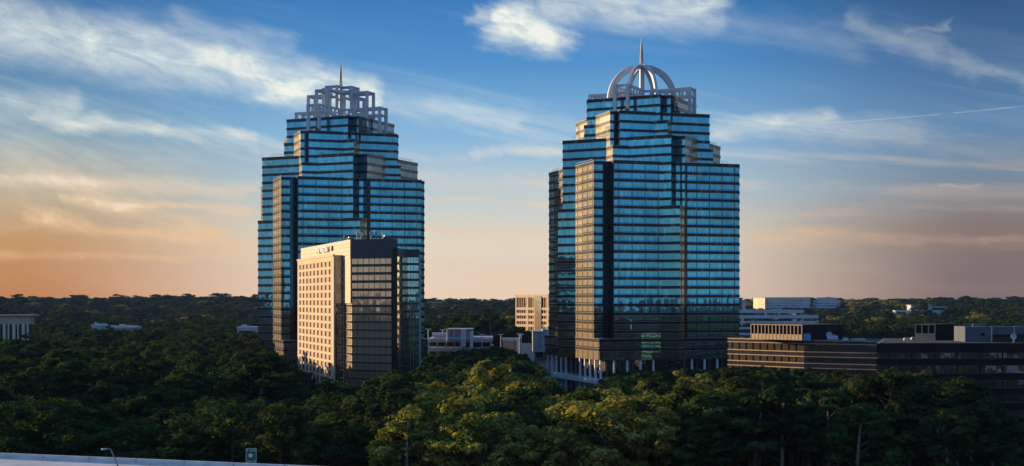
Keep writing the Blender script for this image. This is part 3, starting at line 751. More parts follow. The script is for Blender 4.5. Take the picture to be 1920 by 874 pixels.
# far hilltop offices
b_ = lambda x0, x1, Zd, dep: [((x0-960)/FPX*Zd, Zd), ((x1-960)/FPX*Zd, Zd), ((x1-960)/FPX*(Zd+dep), Zd+dep), ((x0-960)/FPX*(Zd+dep), Zd+dep)]
block('hilltop_office', 'wide pale banded office on far hill left of its shorter twin', 'office building', b_(1434, 1519, 2000, 60), 5, E+2.6, 'pale_blue_paint', 'glass_dark', 3.9, 1.2, first=.5)
block('office_wing', 'sunlit cream end wing of the far hilltop office', 'office building', [((1424-960)/FPX*2010, 2025), ((1434-960)/FPX*2000, 1998), ((1434-960)/FPX*2000, 2050), ((1424-960)/FPX*2010, 2060)], 5, E+1.8, 'orange_wall', 'precast_pale', 3.9, 2.2, first=.5)
block('hilltop_office', 'shorter pale banded office at the right of the far hilltop pair', 'office building', b_(1531, 1567, 1990, 50), 5, E+2.4, 'pale_blue_paint', 'glass_dark', 3.9, 1.2, first=.5)
block('office_annex', 'low pale annex at the right end of the far hilltop offices', 'office building', b_(1524, 1576, 2060, 50), 5, E-1.0, 'white_paint', 'glass_dark', 3.9, 1.1, first=.5)
block('stair_tower', 'pale stair tower beside the domed skyscraper on the skyline', 'building', b_(1391, 1398, 1100, 12), 0, E-1.0, 'pale_blue_paint', 'white_paint', 4, 1.2)
# hill house
hx = px(1730, 575, 1600)
o = thing('hill_house', (hx[0], hx[1], float(terrain(hx[0], hx[1]))), 'white flat roofed house on the wooded hill at right', 'house'); hz = E-7.5-o.location.z
b = MB(); b.box(-14, 0, -6, 10, 16, hz); b.box(10, 2, -6, 30, 16, hz-2.2); b.box(-32, 4, -6, -14, 14, hz-6.0); b.build('wall', 'white_paint', o)
b = MB(); b.box(-6, -.2, hz-5.5, 6, .2, hz-1.2); b.box(12, 1.8, hz-5.5, 27, 2.2, hz-3); b.build('window', 'window_dark', o)
b = MB(); b.box(-15, -1, hz, 11, 17, hz+.6); b.box(10, 1, hz-2.2, 31, 17, hz-1.7); b.build('roof', 'pale_blue_paint', o)
hx = px(1760, 570, 1700)
# long building on the far ridge between the towers
block('ridge_building', 'long low pale building on the far ridge between the towers', 'building', b_(802, 858, 2300, 40), 0, E-3.5, 'tan_stone', 'brick_grey', 4, 1.5)

# sunlit grid office left of the domed tower
c0 = px(968, 0, 960); A0 = (c0[0], 960.0)
poly = [A0, walk(A0, -48, 42), walk(walk(A0, -48, 42), 42, 26), walk(A0, 42, 26)]
cx = sum(p[0] for p in poly)/4; cy = sum(p[1] for p in poly)/4
o = thing('grid_office', (cx, cy, 0), 'sunlit cream office with gridded frame left of the domed tower', 'office building')
pp = [(q[0]-cx, q[1]-cy) for q in poly]
b = MB(); b.prism(pp, 0, E+2.8); gw = b.build('glazed_wall', 'glass_gold', o)
b = MB(); A = Vector(pp[0]); Bv = Vector(pp[1]); d = (Bv-A).normalized(); n = Vector((d.y, -d.x))
for zz in (E+2.6, E-6.2, E-10.2, E-14.2, E-18.2, E-22.2, E-26): b.obox(tuple(A+n*.3), tuple(Bv+n*.3), 1.0, zz-1.5, zz+.3)
for f_ in (0.015, .30, .47, .80, .985):
    c = A+(Bv-A)*f_; w = .5 if f_ not in (.30, .80) else .9; b.obox(tuple(c-d*w+n*.33), tuple(c+d*w+n*.33), 1.1, 0, E+2.9+(.8 if f_ > .7 else 0))
for k in range(18):
    c = A+(Bv-A)*((k+.5)/18); 
    if .48 < (k+.5)/18 < .66: continue
    b.obox(tuple(c-d*.16+n*.3), tuple(c+d*.16+n*.3), .6, 0, E+2.5)
b.build('concrete_frame', 'orange_wall', o)
b = MB(); b.prism(offset(pp, .3), E+2.5, E+3.3); b.build('parapet', 'orange_wall', o)
b = MB(); c1 = A+(Bv-A)*.49; c2 = A+(Bv-A)*.65; b.obox(tuple(c1+n*.9), tuple(c2+n*.9), .3, 5, E+2.4); b.build('dark_glass_bay', 'glass_blue', o)

# parking deck with lamp posts between the towers
Zd = 780
def bx(b, x0, x1, y0, y1, Z0, dep):
    b.box((x0-960)/FPX*Z0, Z0, E-(y1-561)/FPX*Z0, (x1-960)/FPX*Z0, Z0+dep, E-(y0-561)/FPX*Z0)
def pxthing(name, label, cat, Zq): return thing(name, (0, 0, 0), label, cat)
o = thing('parking_deck', (0, 0, 0), 'grey concrete parking deck with open storeys between the two towers', 'car park')
b = MB()
for (y0, y1) in ((635, 642), (652, 659), (668, 675), (684, 691)): bx(b, 802, 922, y0, y1, 780, 60)
for x in (802, 818, 834, 850, 866, 884, 902, 919): bx(b, x, x+3, 636, 694, 781, 3)
bx(b, 803, 921, 700, 702, 782, 50)
b.build('deck_slabs', 'concrete', o)
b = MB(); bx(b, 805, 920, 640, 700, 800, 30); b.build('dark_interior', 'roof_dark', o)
b = MB(); bx(b, 864, 873, 617, 650, 776, 8); bx(b, 881, 887, 622, 652, 776, 8); b.build('stair_core', 'pale_blue_paint', o)
o = thing('deck_stairhouse', (0, 0, 0), 'grey boxy stair house on the parking deck', 'building')
b = MB(); bx(b, 839, 886, 618, 634.8, 795, 20); b.build('wall', 'brick_grey', o)
b = MB(); bx(b, 838, 887, 616.5, 618.2, 794, 22); bx(b, 850, 852, 619, 634, 794.5, 2); b.build('roof_edge', 'concrete', o)
o = thing('roof_shed', (0, 0, 0), 'white two tier shed on the left of the parking deck', 'shed')
b = MB(); bx(b, 813, 837, 629, 634.8, 786, 8); b.build('wall', 'white_paint', o); b = MB(); bx(b, 810, 839, 624.5, 629.2, 785, 10); b.build('roof', 'white_paint', o)
o = thing('blue_canopy', (0, 0, 0), 'blue canopy in front of the parking deck stair house', 'canopy')
b = MB(); bx(b, 838, 864, 633.8, 637.5, 774, 5); b.build('canopy_top', 'blue_canopy', o); b = MB(); bx(b, 839, 840, 637, 700, 775, .5); bx(b, 862, 863, 637, 700, 775, .5); b.build('post', 'galvanised', o)
o = thing('white_pavilion', (0, 0, 0), 'white flat roofed pavilion right of the parking deck', 'building')
b = MB(); bx(b, 943, 974, 639, 720, 760, 12); b.build('wall', 'tan_stone', o); b = MB(); bx(b, 941, 974, 634.5, 640, 759, 14); bx(b, 968, 975, 636, 720, 758.5, 3); b.build('roof', 'white_paint', o)
o = thing('low_wall', (0, 0, 0), 'long pale low wall behind the dark trees right of deck', 'wall')
b = MB(); bx(b, 975, 1002, 645, 720, 765, 2); b.build('wall', 'pale_blue_paint', o); b = MB(); bx(b, 974, 1003, 644, 645.3, 764.8, 2.5); b.build('coping', 'white_paint', o)
o = thing('service_block', (0, 0, 0), 'stepped grey concrete block beside the domed tower', 'building')
b = MB(); bx(b, 999, 1019, 622, 660, 730, 25); bx(b, 1017, 1036, 618, 660, 731, 26); b.build('wall', 'concrete', o)
b = MB(); bx(b, 1017, 1019, 607, 660, 729, 2); b.build('fin', 'pale_blue_paint', o); b = MB(); bx(b, 998.5, 1019.3, 621, 622.2, 729.5, 26); b.build('coping', 'white_paint', o)
ls = [(803, 617, 640, 772, 'double headed lamp post at the left end of parking deck'), (830, 618.5, 634, 800, 'short lamp post behind the white deck shed'), (838, 617, 640, 773, 'lamp post right of the white deck shed'), (904, 627, 640, 775, 'lamp post standing alone on the right of the deck'), (939, 627, 720, 752, 'thick lamp post left of the white pavilion'), (974, 626, 720, 752, 'lamp post at the right corner of the white pavilion'), (977, 627, 722, 765, 'lamp post just behind the right corner of the pavilion')]
for (x, y0, y1, Zq, lab) in ls:
    p = px(x, y0, Zq); zb = max(0.0, E-(y1-561)/FPX*Zq); zb = 0.0 if y1 > 650 else zb
    o = thing('lamp_post', (p[0], p[1], zb), lab, 'lamp post'); H = p[2]-zb
    b = MB(); b.tube([(0, 0, 0), (0, 0, H)], [.28, .2], 8); b.build('pole', 'column_paint', o)
    for s_ in (-1, 1):
        b = MB(); b.prism([(s_*.2, -.3), (s_*1.7, -.4), (s_*1.7, .4), (s_*.2, .3)], H-.2, H+.12); b.build('lamp_head', 'column_paint', o)
# left buildings
o = thing('columned_building', px(22, 0, 700)[:2]+(0,), 'cream building with tall white piers at the far left', 'building')
x0 = (-60-960)/FPX*700-o.location.x; x1 = (56-960)/FPX*700-o.location.x
b = MB(); b.box(x0, 1.5, 0, x1-1, 6, E-9.2); b.build('dark_wall', 'roof_dark', o)
b = MB(); b.box(x0, 0, E-13.2, x1, 6.5, E-8.7); b.box(x0, -1.5, E-8.8, x1+2.5, 7, E-8.2); b.build('cornice', 'tan_stone', o)
xs = x1-.9
for k in range(12):
    w = 1.5 if k % 2 else .7
    b = MB(); b.box(-w/2, -.2, 0, w/2, 1.2, E-13.2); q = b.build('pier', 'precast_pale', o); q.location = (xs-w/2, 0, 0); xs -= w+(1.7 if k % 2 else 1.1)
for (x0_, x1_, y0_, y1_, Zq, lab, m_) in ((445, 478, 613, 628, 880, 'white low building left of the latticed tower', 'white_paint'), (214, 250, 612, 628, 900, 'long low flat building half hidden in the left woods', 'concrete'), (188, 204, 611, 622, 950, 'small pale blue shed roof showing among left woods', 'pale_blue_paint'), (172, 184, 608.5, 622, 940, 'tiny pale roof at left of the half hidden buildings', 'pale_blue_paint')):
    p0 = px(x0_, 0, Zq); W_ = (x1_-x0_)/FPX*Zq; H = E-(y0_-561)/FPX*Zq
    o = thing('low_building', (p0[0], Zq, 0), lab, 'building')
    b = MB(); b.box(0, 0, 0, W_, 18, H-1.2); b.build('wall', m_, o)
    b = MB(); b.box(-.5, -.5, H-1.2, W_+.5, 18.5, H); b.build('roof', 'white_paint', o)
    b = MB(); b.box(.8, -.1, H-4.2, W_-.8, .2, H-2.6); b.build('window', 'window_dark', o)
    b = MB(); b.box(W_*.2, 3, H, W_*.45, 6, H+1.4); b.box(W_*.6, 3, H, W_*.7, 5, H+.9); b.build('roof_unit', 'pale_blue_paint', o)
# offices behind the viewpoint, seen only mirrored in the glass
for i, (x, y, w, d_, h, lab, m_) in enumerate(((-70, -260, 60, 40, 14, 'low cream office behind the viewpoint beside the woods', 'precast_pale'), (120, -180, 90, 30, 10, 'long white store behind the viewpoint', 'white_paint'), (230, -330, 50, 50, 20, 'tan office behind the viewpoint at the right', 'tan_stone'), (330, 130, 46, 34, 14, 'low pale office far right outside the frame', 'precast_pale'))):
    block('low_office', lab, 'office building', [(x, y), (x+w, y), (x+w, y+d_), (x, y+d_)], 0, h, 'glass_dark', m_, 3.9, 2.2)

# ------------------------------------------------------------------ roads, car parks, cars
def pxg(x, y, z=0.0):
    Zq = (E-z)*FPX/(y-561); return ((x-960)/FPX*Zq, Zq)
lotA = [pxg(530, 835), pxg(720, 845), pxg(730, 768), pxg(560, 765)]
lotB = [pxg(1190, 868), pxg(1300, 868), pxg(1440, 810), pxg(1240, 800)]
patch('parking_lot_surface', lotA, .05, 'lot_asphalt'); patch('parking_lot_surface', lotB, .05, 'lot_asphalt')
patch('parking_lot_surface', [(160, -110), (340, -110), (340, 90), (160, 90)], .05, 'concrete')  # unseen pale lot added to put a light streak in the office glass
patch('plaza_paving', [(-10, 520), (110, 520), (110, 640), (-10, 640)], .04, 'asphalt')
def car_proto():
    o = thing('parked_car', (0, 0, .05), 'x', 'car', 0, 'cars parked among the trees')
    b = MB(); prof = [(-2.2, .35), (-2.25, .75), (-1.5, .95), (-.9, 1.4), (.75, 1.42), (1.35, .95), (2.1, .82), (2.25, .4)]
    def ext(pr, w0, bb):
        n = len(bb.v); k = len(pr)
        for s_ in (-1, 1):
            for (x, z) in pr: bb.v.append((x, s_*(w0 if z < 1.0 else w0*.82), z))
        for i in range(k):
            j = (i+1) % k; bb.f.append((n+i, n+j, n+k+j, n+k+i)); bb.mi.append(bb.cur)
        bb.f.append(tuple(n+i for i in range(k))[::-1]); bb.f.append(tuple(n+k+i for i in range(k))); bb.mi += [bb.cur]*2
    ext(prof, .9, b); b.build('body', 'car_paint_0', o)
    b = MB(); 
    for s_ in (-1, 1): b.quad((-1.25, s_*.87, 1.0), (1.15, s_*.87, 1.0), (.65, s_*.765, 1.36), (-.85, s_*.765, 1.36))
    b.quad((1.33, -.8, .99), (1.33, .8, .99), (.82, .7, 1.38), (.82, -.7, 1.38)); b.quad((-1.48, -.8, .99), (-1.48, .8, .99), (-.97, .7, 1.38), (-.97, -.7, 1.38))
    b.build('window', 'window_dark', o)
    wm = MB(); wm.lathe((0, 0, 0), [(0, -.1), (.33, -.1), (.33, .1), (0, .1)], 14, axis='y'); w0 = None
    for (x, y) in ((-1.4, -.86), (1.4, -.86), (1.4, .86), (-1.4, .86)):
        if w0 is None: w0 = wm.build('wheel', 'rubber', o); w = w0
        else: w = w0.copy(); col.objects.link(w); w.parent = o
        w.location = (x, y, .33)
    return o
car = car_proto(); ck = kids_of(car)
bodies = []
for i in range(6):
    me2 = ck[0][0].data.copy(); me2.materials.clear(); me2.materials.append(M['car_paint_%d' % i]); bodies.append(me2)
cn = ['white', 'grey', 'black', 'dark red', 'dark blue', 'beige']
rr = random.Random(5)
spots = []
def inpoly(p, poly):
    r = False; k = len(poly)
    for i in range(k):
        a, b = poly[i], poly[(i+1) % k]
        if (a[1] > p[1]) != (b[1] > p[1]) and p[0] < (b[0]-a[0])*(p[1]-a[1])/(b[1]-a[1])+a[0]: r = not r
    return r
for lot, nm in ((lotA, 'left lot below the hotel'), (lotB, 'lot behind the sunlit front trees')):
    xs_ = [p[0] for p in lot]; ys_ = [p[1] for p in lot]
    y = min(ys_)+4; row = 0
    while y < max(ys_)-3:
        x = min(xs_)+2
        while x < max(xs_)-2:
            if inpoly((x, y), lot) and rr.random() < .55: spots.append((x+rr.uniform(-.1, .1), y, nm))
            x += 2.9
        y += 9.5 if row % 2 == 0 else 6; row += 1
for i, (x, y, nm) in enumerate(spots[:90]):
    ci = rr.choice([0, 0, 0, 1, 1, 2, 2, 3, 4, 5])
    if i == 0: o = car; kb = ck[0][0]
    else:
        o = copy_tree(car, ck); kb = [c for c in o.children if c.name.startswith('body')][0] if o.children else None
        if kb is None: kb = [c for c in bpy.data.objects if c.parent == o and c.name.startswith('body')][0]
    kb.data = bodies[ci]; o.location = (x, y, .05); o.rotation_euler = (0, 0, R(90+rr.uniform(-2, 2)))
    o['label'] = '%s car parked in the %s' % (cn[ci], nm); o['group'] = '%s cars in the %s' % (cn[ci], nm)
# elevated highway ramp with barrier, bottom left
ra = (px(-260, 0, 255)[0], 255.0); dirn = -17.6
def rpnt(s, off_): 
    c, s_ = math.cos(R(dirn)), math.sin(R(dirn)); return (-88.3+c*s-s_*(-off_)*1.0, 230+s_*s-c*off_)
zb = E-26.5
ramp = thing('highway_ramp', (-88.3, 230, 0), 'pale concrete elevated highway ramp at the lower left', 'bridge', R(dirn))
b = MB(); b.box(-90, -14, zb-1.8, 110, .1, zb-.95); b.build('deck', 'concrete', ramp)
b = MB(); b.box(-90, -13.6, zb-.94, 110, -.3, zb-.90); b.build('carriageway', 'barrier_concrete', ramp)
b = MB()
for k in range(24): b.box(-88+k*8, -7, zb-.9, -85+k*8, -6.85, zb-.892)
b.build('lane_marking', 'road_paint', ramp)
b = MB()
for k in range(-8, 12): b.prism([(k*9.1+.03, -.35), (k*9.1+8.95, -.35), (k*9.1+8.95, .1), (k*9.1+.03, .1)], zb-.95, zb)
for k in range(-8, 12): b.prism([(k*9.1+.03, -.75), (k*9.1+9.07, -.75), (k*9.1+9.07, -.34), (k*9.1+.03, -.34)], zb-.95, zb-.62)
b.build('barrier', 'barrier_concrete', ramp)
b = MB(); b.box(-90, .08, 0, 110, .6, zb-1.0); b.build('retaining_wall', 'concrete', ramp)
b = MB(); b.box(-80, -14.2, zb-.95, 110, -13.8, zb-.3); b.build('near_barrier', 'barrier_concrete', ramp)
for k in range(4):
    b = MB(); b.tube([(-60+k*45, -7, 0), (-60+k*45, -7, zb-1.8)], .9, 12); b.build('pier', 'concrete', ramp)
# highway sign on a post behind the barrier
p = px(471, 855, 226); o = thing('highway_sign', (p[0], p[1], 0), 'green highway sign with white lettering above the ramp barrier', 'road sign', R(14))
b = MB(); zc = p[2]; b.box(-.86, -.04, zc-1.28, .86, .04, zc+1.28); pan = b.build('sign_panel', 'sign_green', o)
b = MB()
for (x0, z0, x1, z1) in ((-.86, -1.28, -.80, 1.28), (.80, -1.28, .86, 1.28), (-.8, -1.28, .8, -1.22), (-.8, 1.22, .8, 1.28)): b.box(x0, -.06, zc+z0, x1, -.042, zc+z1)
b.build('border', 'sign_white', pan)
def text(body, size, loc, parent, name, m_, sx=1):
    cu = bpy.data.curves.new(name, 'FONT'); cu.body = body; cu.size = size; cu.extrude = .01; cu.align_x = 'CENTER'
    tmp = bpy.data.objects.new(name, cu); col.objects.link(tmp)
    dg = bpy.context.evaluated_depsgraph_get(); me = bpy.data.meshes.new_from_object(tmp.evaluated_get(dg)); bpy.data.objects.remove(tmp)
    me.materials.clear(); me.materials.append(M[m_])
    q = bpy.data.objects.new(name, me); col.objects.link(q); q.parent = parent; q.location = loc; q.rotation_euler = (R(90), 0, 0); q.scale = (sx, 1, 1)
text('R  South', .52, (0, -.06, zc+.78), pan, 'sign_text', 'sign_white', .78)
text('NORTH', .42, (-.22, -.06, zc-1.08), pan, 'sign_text', 'sign_white', .7)
b = MB(); b.lathe((-.1, -.05, zc+.08), [(0, -.015), (.34, -.015), (.34, .0), (0, .0)], 20, axis='y'); b.build('route_shield', 'sign_white', pan)
text('400', .3, (-.1, -.075, zc-.02), pan, 'route_number', 'sign_green', .8)
b = MB(); b.beam((.42, -.055, zc-1.12), (.7, -.055, zc-.8), .08, .02, up=(0, 1, 0)); b.beam((.5, -.055, zc-.78), (.72, -.055, zc-.78), .02, .07); b.beam((.70, -.055, zc-1.0), (.70, -.055, zc-.77), .07, .02, up=(0, 1, 0)); b.build('arrow', 'sign_white', pan)
b = MB(); b.box(-.7, .05, 0, -.56, .18, zc+1.2); b.build('post', 'galvanised', o)
b = MB(); b.box(.56, .05, 0, .7, .18, zc+1.2); b.build('post', 'galvanised', o)
# street lamp with a leaning arm in front of the barrier
Zl = 195; pA = px(190, 842.5, Zl); pB = px(203, 841.5, Zl); pC = px(209, 846, Zl); pD = px(221, 874, Zl); pE = px(240, 935, Zl)
o = thing('street_lamp', (pE[0], pE[1], 0), 'curved metal street lamp rising above the pale ramp', 'street lamp')
L_ = lambda p: (p[0]-pE[0], 0, p[2])
b = MB(); b.tube([(0, 0, 0), (0, 0, pE[2]-3), L_(pE), L_(pD), L_(pC), L_(((pB[0]+pC[0])/2+.1, 0, pB[2]-.05)), L_(pB)], [.16, .14, .13, .11, .09, .07, .06], 10); b.build('pole', 'galvanised', o, True)
b = MB(); h_ = L_(pA); b.tube([L_(pB), (h_[0]+.5, 0, h_[2]+.02), h_], [.08, .14, .10], 10); b.build('lamp_head', 'pale_blue_paint', o, True)
b = MB(); b.lathe((h_[0]+.3, 0, h_[2]-.12), [(0, -.06), (.12, -.03), (.16, .06), (0, .06)], 12); b.build('lens', 'lamp_glass', o)
for (x, y0, y1, Zq, lab) in ((1628.5, 824, 857, 330, 'white light pole among the dark trunks at right'), (965, 700, 722, 620, 'thin white light pole left of the colonnade'), (986, 705, 722, 615, 'short white light pole beside the colonnade')):
    p = px(x, y0, Zq); o = thing('light_pole', (p[0], p[1], 0), lab, 'lamp post')
    b = MB(); b.tube([(0, 0, 0), (0, 0, p[2])], [.2, .14], 8); b.build('pole', 'white_paint', o); b = MB(); b.box(-.4, -.25, p[2], .4, .25, p[2]+.25); b.build('lamp_head', 'white_paint', o)

# ------------------------------------------------------------------ trees
def leafquads(c, nrm, size, r):
    n = len(c); a = r.normal(size=(n, 3)); a -= (a*nrm).sum(1, keepdims=True)*nrm; a /= np.linalg.norm(a, axis=1, keepdims=True)+1e-9
    b = np.cross(nrm, a); s = size[:, None]
    w = r.uniform(.55, .9, (n, 1))
    v = np.stack([c-a*s, c-b*s*w+a*s*.1, c+a*s, c+b*s*w-a*s*.1], 1).reshape(-1, 3)
    f = np.arange(4*n).reshape(n, 4); return v, f
def crown_mesh(name, kind, seed, m_, n_leaf, lsz):
    r = np.random.default_rng(seed); C = []; Rr = []
    if kind == 'pine':
        for k in range(26):
            h = r.uniform(.48, 1.0); env = 5.0*math.sqrt(max(.05, 1-abs((h-.68)/.36)**2.2)); a = r.uniform(0, 2*math.pi); rad = env*math.sqrt(r.uniform(.05, 1))
            C.append((rad*math.cos(a), rad*math.sin(a), h*22-1.0)); Rr.append((r.uniform(1.2, 2.2), r.uniform(.55, .85)))
    elif kind == 'oak':
        for k in range(34):
            d = r.normal(size=3); d /= np.linalg.norm(d); q = r.uniform(.35, 1)**.5
            C.append((d[0]*6.0*q, d[1]*6.0*q, 13+d[2]*(7.6 if d[2] > 0 else 8)*q)); Rr.append((r.uniform(1.5, 2.7), r.uniform(.6, .9)))
    else:   # upright
        for k in range(32):
            h = r.uniform(.18, 1.0); env = 4.0*(1-abs((h-.5)/.56)**2)**.5; a = r.uniform(0, 2*math.pi); rad = env*math.sqrt(r.uniform(.1, 1))
            C.append((rad*math.cos(a), rad*math.sin(a), h*21)); Rr.append((r.uniform(1.1, 1.9), r.uniform(.8, 1.2)))
    C = np.array(C); Rr = np.array(Rr); wt = Rr[:, 0]**2; idx = r.choice(len(C), n_leaf, p=wt/wt.sum())
    d = r.normal(size=(n_leaf, 3)); d /= np.linalg.norm(d, axis=1, keepdims=True)
    d[:, 2] = np.where(r.random(n_leaf) < .75, np.abs(d[:, 2]), d[:, 2])
    q = np.where(r.random(n_leaf) < .8, r.uniform(.78, 1.05, n_leaf), r.uniform(.2, .8, n_leaf))[:, None]
    # small secondary tufts make the outline uneven
    tuft = r.normal(size=(len(C), 7, 3)); tuft /= np.linalg.norm(tuft, axis=2, keepdims=True)
    tk = r.integers(0, 7, n_leaf); td = tuft[idx, tk]
    d2 = d*.5+td*.72
    c = C[idx]+d2*np.stack([Rr[idx, 0], Rr[idx, 0], Rr[idx, 0]*Rr[idx, 1]], 1)*q
    nn = d*.8+td*.7+r.normal(size=(n_leaf, 3))*.28; nn[:, 2] += .15; nn /= np.linalg.norm(nn, axis=1, keepdims=True)
    v, f = leafquads(c, nn, r.uniform(.6, 1.25, n_leaf)*lsz, r)
    o = mesh_np(name, v, f, m_); return o, C
def trunk_mesh(kind, C, seed):
    r = random.Random(seed); b = MB(); H = {'pine': 20, 'oak': 14, 'upright': 17}[kind]; r0 = {'pine': .34, 'oak': .45, 'upright': .32}[kind]
    lean = (r.uniform(-.5, .5), r.uniform(-.5, .5))
    pts = [(lean[0]*f_*f_*2, lean[1]*f_*f_*2, H*f_) for f_ in (0, .15, .35, .55, .75, 1)]
    b.tube([(p[0], p[1], p[2]-.3 if i == 0 else p[2]) for i, p in enumerate(pts)], [r0*1.35, r0, r0*.85, r0*.7, r0*.45, r0*.15], 8)
    for k in range(0, len(C), 2):
        c = C[k]; f_ = min(.95, max(.25, (c[2]-2.5)/H)); s_ = (lean[0]*f_*f_*2, lean[1]*f_*f_*2, H*f_)
        m_ = ((s_[0]+c[0])/2, (s_[1]+c[1])/2, (s_[2]+c[2])/2-.3); b.tube([s_, m_, tuple(c)], [r0*.22, r0*.13, r0*.06], 5)
    return b
protos = []
spec = [('pine', 'leaf_pine'), ('pine', 'leaf_pine'), ('pine', 'leaf_pine'), ('oak', 'leaf_oak'), ('oak', 'leaf_oak'), ('oak', 'leaf_sunlit_gold'), ('upright', 'leaf_oak'), ('upright', 'leaf_sunlit_gold'), ('pine', 'leaf_oak'), ('pine', 'leaf_sunlit_gold')]
KIND = {'pine': 'pine_tree', 'oak': 'oak_tree', 'upright': 'poplar_tree'}
for i, (kd, lm) in enumerate(spec):
    root = thing(KIND[kd], (0, 0, 0), 'x', 'tree')
    cr, C = crown_mesh('crown', kd, 100+i, lm, 9000 if kd != 'upright' else 7500, .34); cr.parent = root
    tk = trunk_mesh(kd, C, i).build('trunk', 'bark_grey' if kd == 'pine' else 'bark_brown', root, True)
    protos.append((root, cr, tk, kd, lm))
YT = [(-200, 735), (100, 722), (130, 742), (330, 748), (400, 740), (520, 742), (555, 728), (600, 726), (640, 712), (700, 700), (785, 700), (830, 708), (880, 716), (940, 700), (1000, 728), (1060, 738), (1120, 716), (1180, 698), (1300, 700), (1370, 694), (1440, 690), (1500, 700), (1560, 702), (1640, 700), (1700, 692), (1760, 700), (1820, 716), (1860, 745), (1890, 790), (1960, 850)]
YF = [(-200, 600), (60, 626), (100, 600), (170, 614), (250, 617), (300, 604), (430, 606), (440, 621), (478, 622), (484, 640), (500, 655), (560, 690)] + [(600, 712), (640, 700), (720, 694), (790, 690), (800, 662), (850, 660), (930, 650), (975, 662), (1010, 690), (1025, 738), (1120, 724), (1160, 696), (1370, 690), (1440, 686), (1640, 696), (1700, 690), (1820, 716), (1860, 745), (1960, 850)]
def interp(T, x): return float(np.interp(x, [q[0] for q in T], [q[1] for q in T]))
footprints = [[(KC[0]-44, KC[1]-44), (KC[0]+46, KC[1]-44), (KC[0]+46, KC[1]+46), (KC[0]-44, KC[1]+46)], [(QC[0]-44, QC[1]-44), (QC[0]+44, QC[1]-44), (QC[0]+44, QC[1]+44), (QC[0]-44, QC[1]+44)],
              [(-100, 575), (-30, 595), (-28, 462), (-62, 470)], [(76, 530), (84, 545), (150, 520), (160, 470), (118, 470)], [(88, 344), (206, 344), (206, 470), (88, 470)], lotA, lotB,
              [(-60, 745), (30, 745), (30, 850), (-60, 850)], [(130, 890), (215, 890), (215, 950), (130, 950)], [(-290, 690), (-245, 690), (-245, 735), (-290, 735)], [(0, 925), (55, 925), (55, 990), (0, 990)],
              [(10, 715), (30, 715), (30, 770), (10, 770)]]
for (x0_, x1_, Zq) in ((445, 478, 880), (214, 250, 900), (188, 204, 950), (172, 184, 940)):
    footprints.append([((x0_-960)/FPX*Zq-3, Zq-16), ((x1_-960)/FPX*Zq+3, Zq-16), ((x1_-960)/FPX*Zq+3, Zq+20), ((x0_-960)/FPX*Zq-3, Zq+20)])
def blocked(x, y, m_=0):
    return any(inpoly((x, y), f_) for f_ in footprints)
rr = random.Random(11)
pts = []
def try_add(x, y, dmin):
    for (a, b_, d_) in pts[-4000:]:
        if (a-x)**2+(b_-y)**2 < max(dmin, 0)**2: return False
    pts.append((x, y, dmin)); return True
# the front belt: individual trees
cand = []
for k in range(26000):
    Zq = 238+(430-238)*rr.random()**.9; xx = rr.uniform(-40, 1960); x = (xx-960)/FPX*Zq
    if xx < 600 and Zq < 246-(x+88)*math.tan(R(17.6)) + 8: continue
    if blocked(x, Zq): continue
    if 535 < xx < 715 and Zq < 372 and rr.random() < .93: continue
    yt_ = interp(YT, xx) if Zq < 330 else interp(YF, xx)
    hmax = E-(yt_-561)/FPX*Zq
    if hmax < 8.5: continue
    dm = 10.0 if Zq < 330 else 9.6
    if len(cand) >= 298: break
    if try_add(x, Zq, dm): cand.append((x, Zq, xx, hmax))
def zone(xx, Zq):
    if xx < 350: a = 'left of the highway sign' if Zq < 330 else 'in the deep woods at far left'
    elif xx < 560: a = 'near the highway sign' if Zq < 330 else 'left of the hotel'
    elif xx < 780: a = 'in front of the hotel' if Zq < 330 else 'at the foot of the hotel'
    elif xx < 1060: a = 'between hotel and domed tower'
    elif xx < 1380: a = 'in front of the domed tower'
    elif xx < 1640: a = 'in front of the striped office'
    else: a = 'in front of the long black office'
    return a
used = set(); tally = {}
adj = {'pine': 'dark pine tree', 'oak': 'broad rounded leafy tree', 'upright': 'tall narrow leafy tree'}
for (x, y, xx, hmax) in sorted(cand, key=lambda c: c[1]):
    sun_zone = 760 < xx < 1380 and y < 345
    if sun_zone: pi = rr.choice([5, 5, 5, 4, 7, 8, 5, 9, 9])  # brighter leaf colours picked where the sun falls
    elif xx > 1380: pi = rr.choice([0, 1, 2, 0, 1, 2, 8])
    elif xx < 760 and y < 330: pi = rr.choice([3, 4, 6, 0, 1, 3])
    else: pi = rr.choice([0, 1, 2, 3, 4, 6, 8])
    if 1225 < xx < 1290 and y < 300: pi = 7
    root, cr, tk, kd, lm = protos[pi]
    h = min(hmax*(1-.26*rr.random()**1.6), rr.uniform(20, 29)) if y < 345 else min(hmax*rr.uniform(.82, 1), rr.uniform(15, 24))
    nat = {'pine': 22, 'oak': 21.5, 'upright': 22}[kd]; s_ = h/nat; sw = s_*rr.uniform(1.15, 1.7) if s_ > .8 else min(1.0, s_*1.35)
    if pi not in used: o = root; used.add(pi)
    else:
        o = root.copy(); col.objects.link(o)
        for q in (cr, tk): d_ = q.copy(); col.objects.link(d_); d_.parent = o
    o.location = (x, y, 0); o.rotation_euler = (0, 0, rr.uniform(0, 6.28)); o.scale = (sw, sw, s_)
    zn = zone(xx, y); gold = ' with yellow sunlit leaves' if lm == 'leaf_sunlit_gold' else ''
    o['label'] = adj[kd]+gold+' '+zn; o['group'] = ('yellow ' if gold else '')+KIND[kd].replace('_', ' ')+'s '+zn
    if lm == 'leaf_oak' and kd == 'pine': o['label'] = 'bright green pine tree '+zn; o['group'] = 'bright green pine trees '+zn
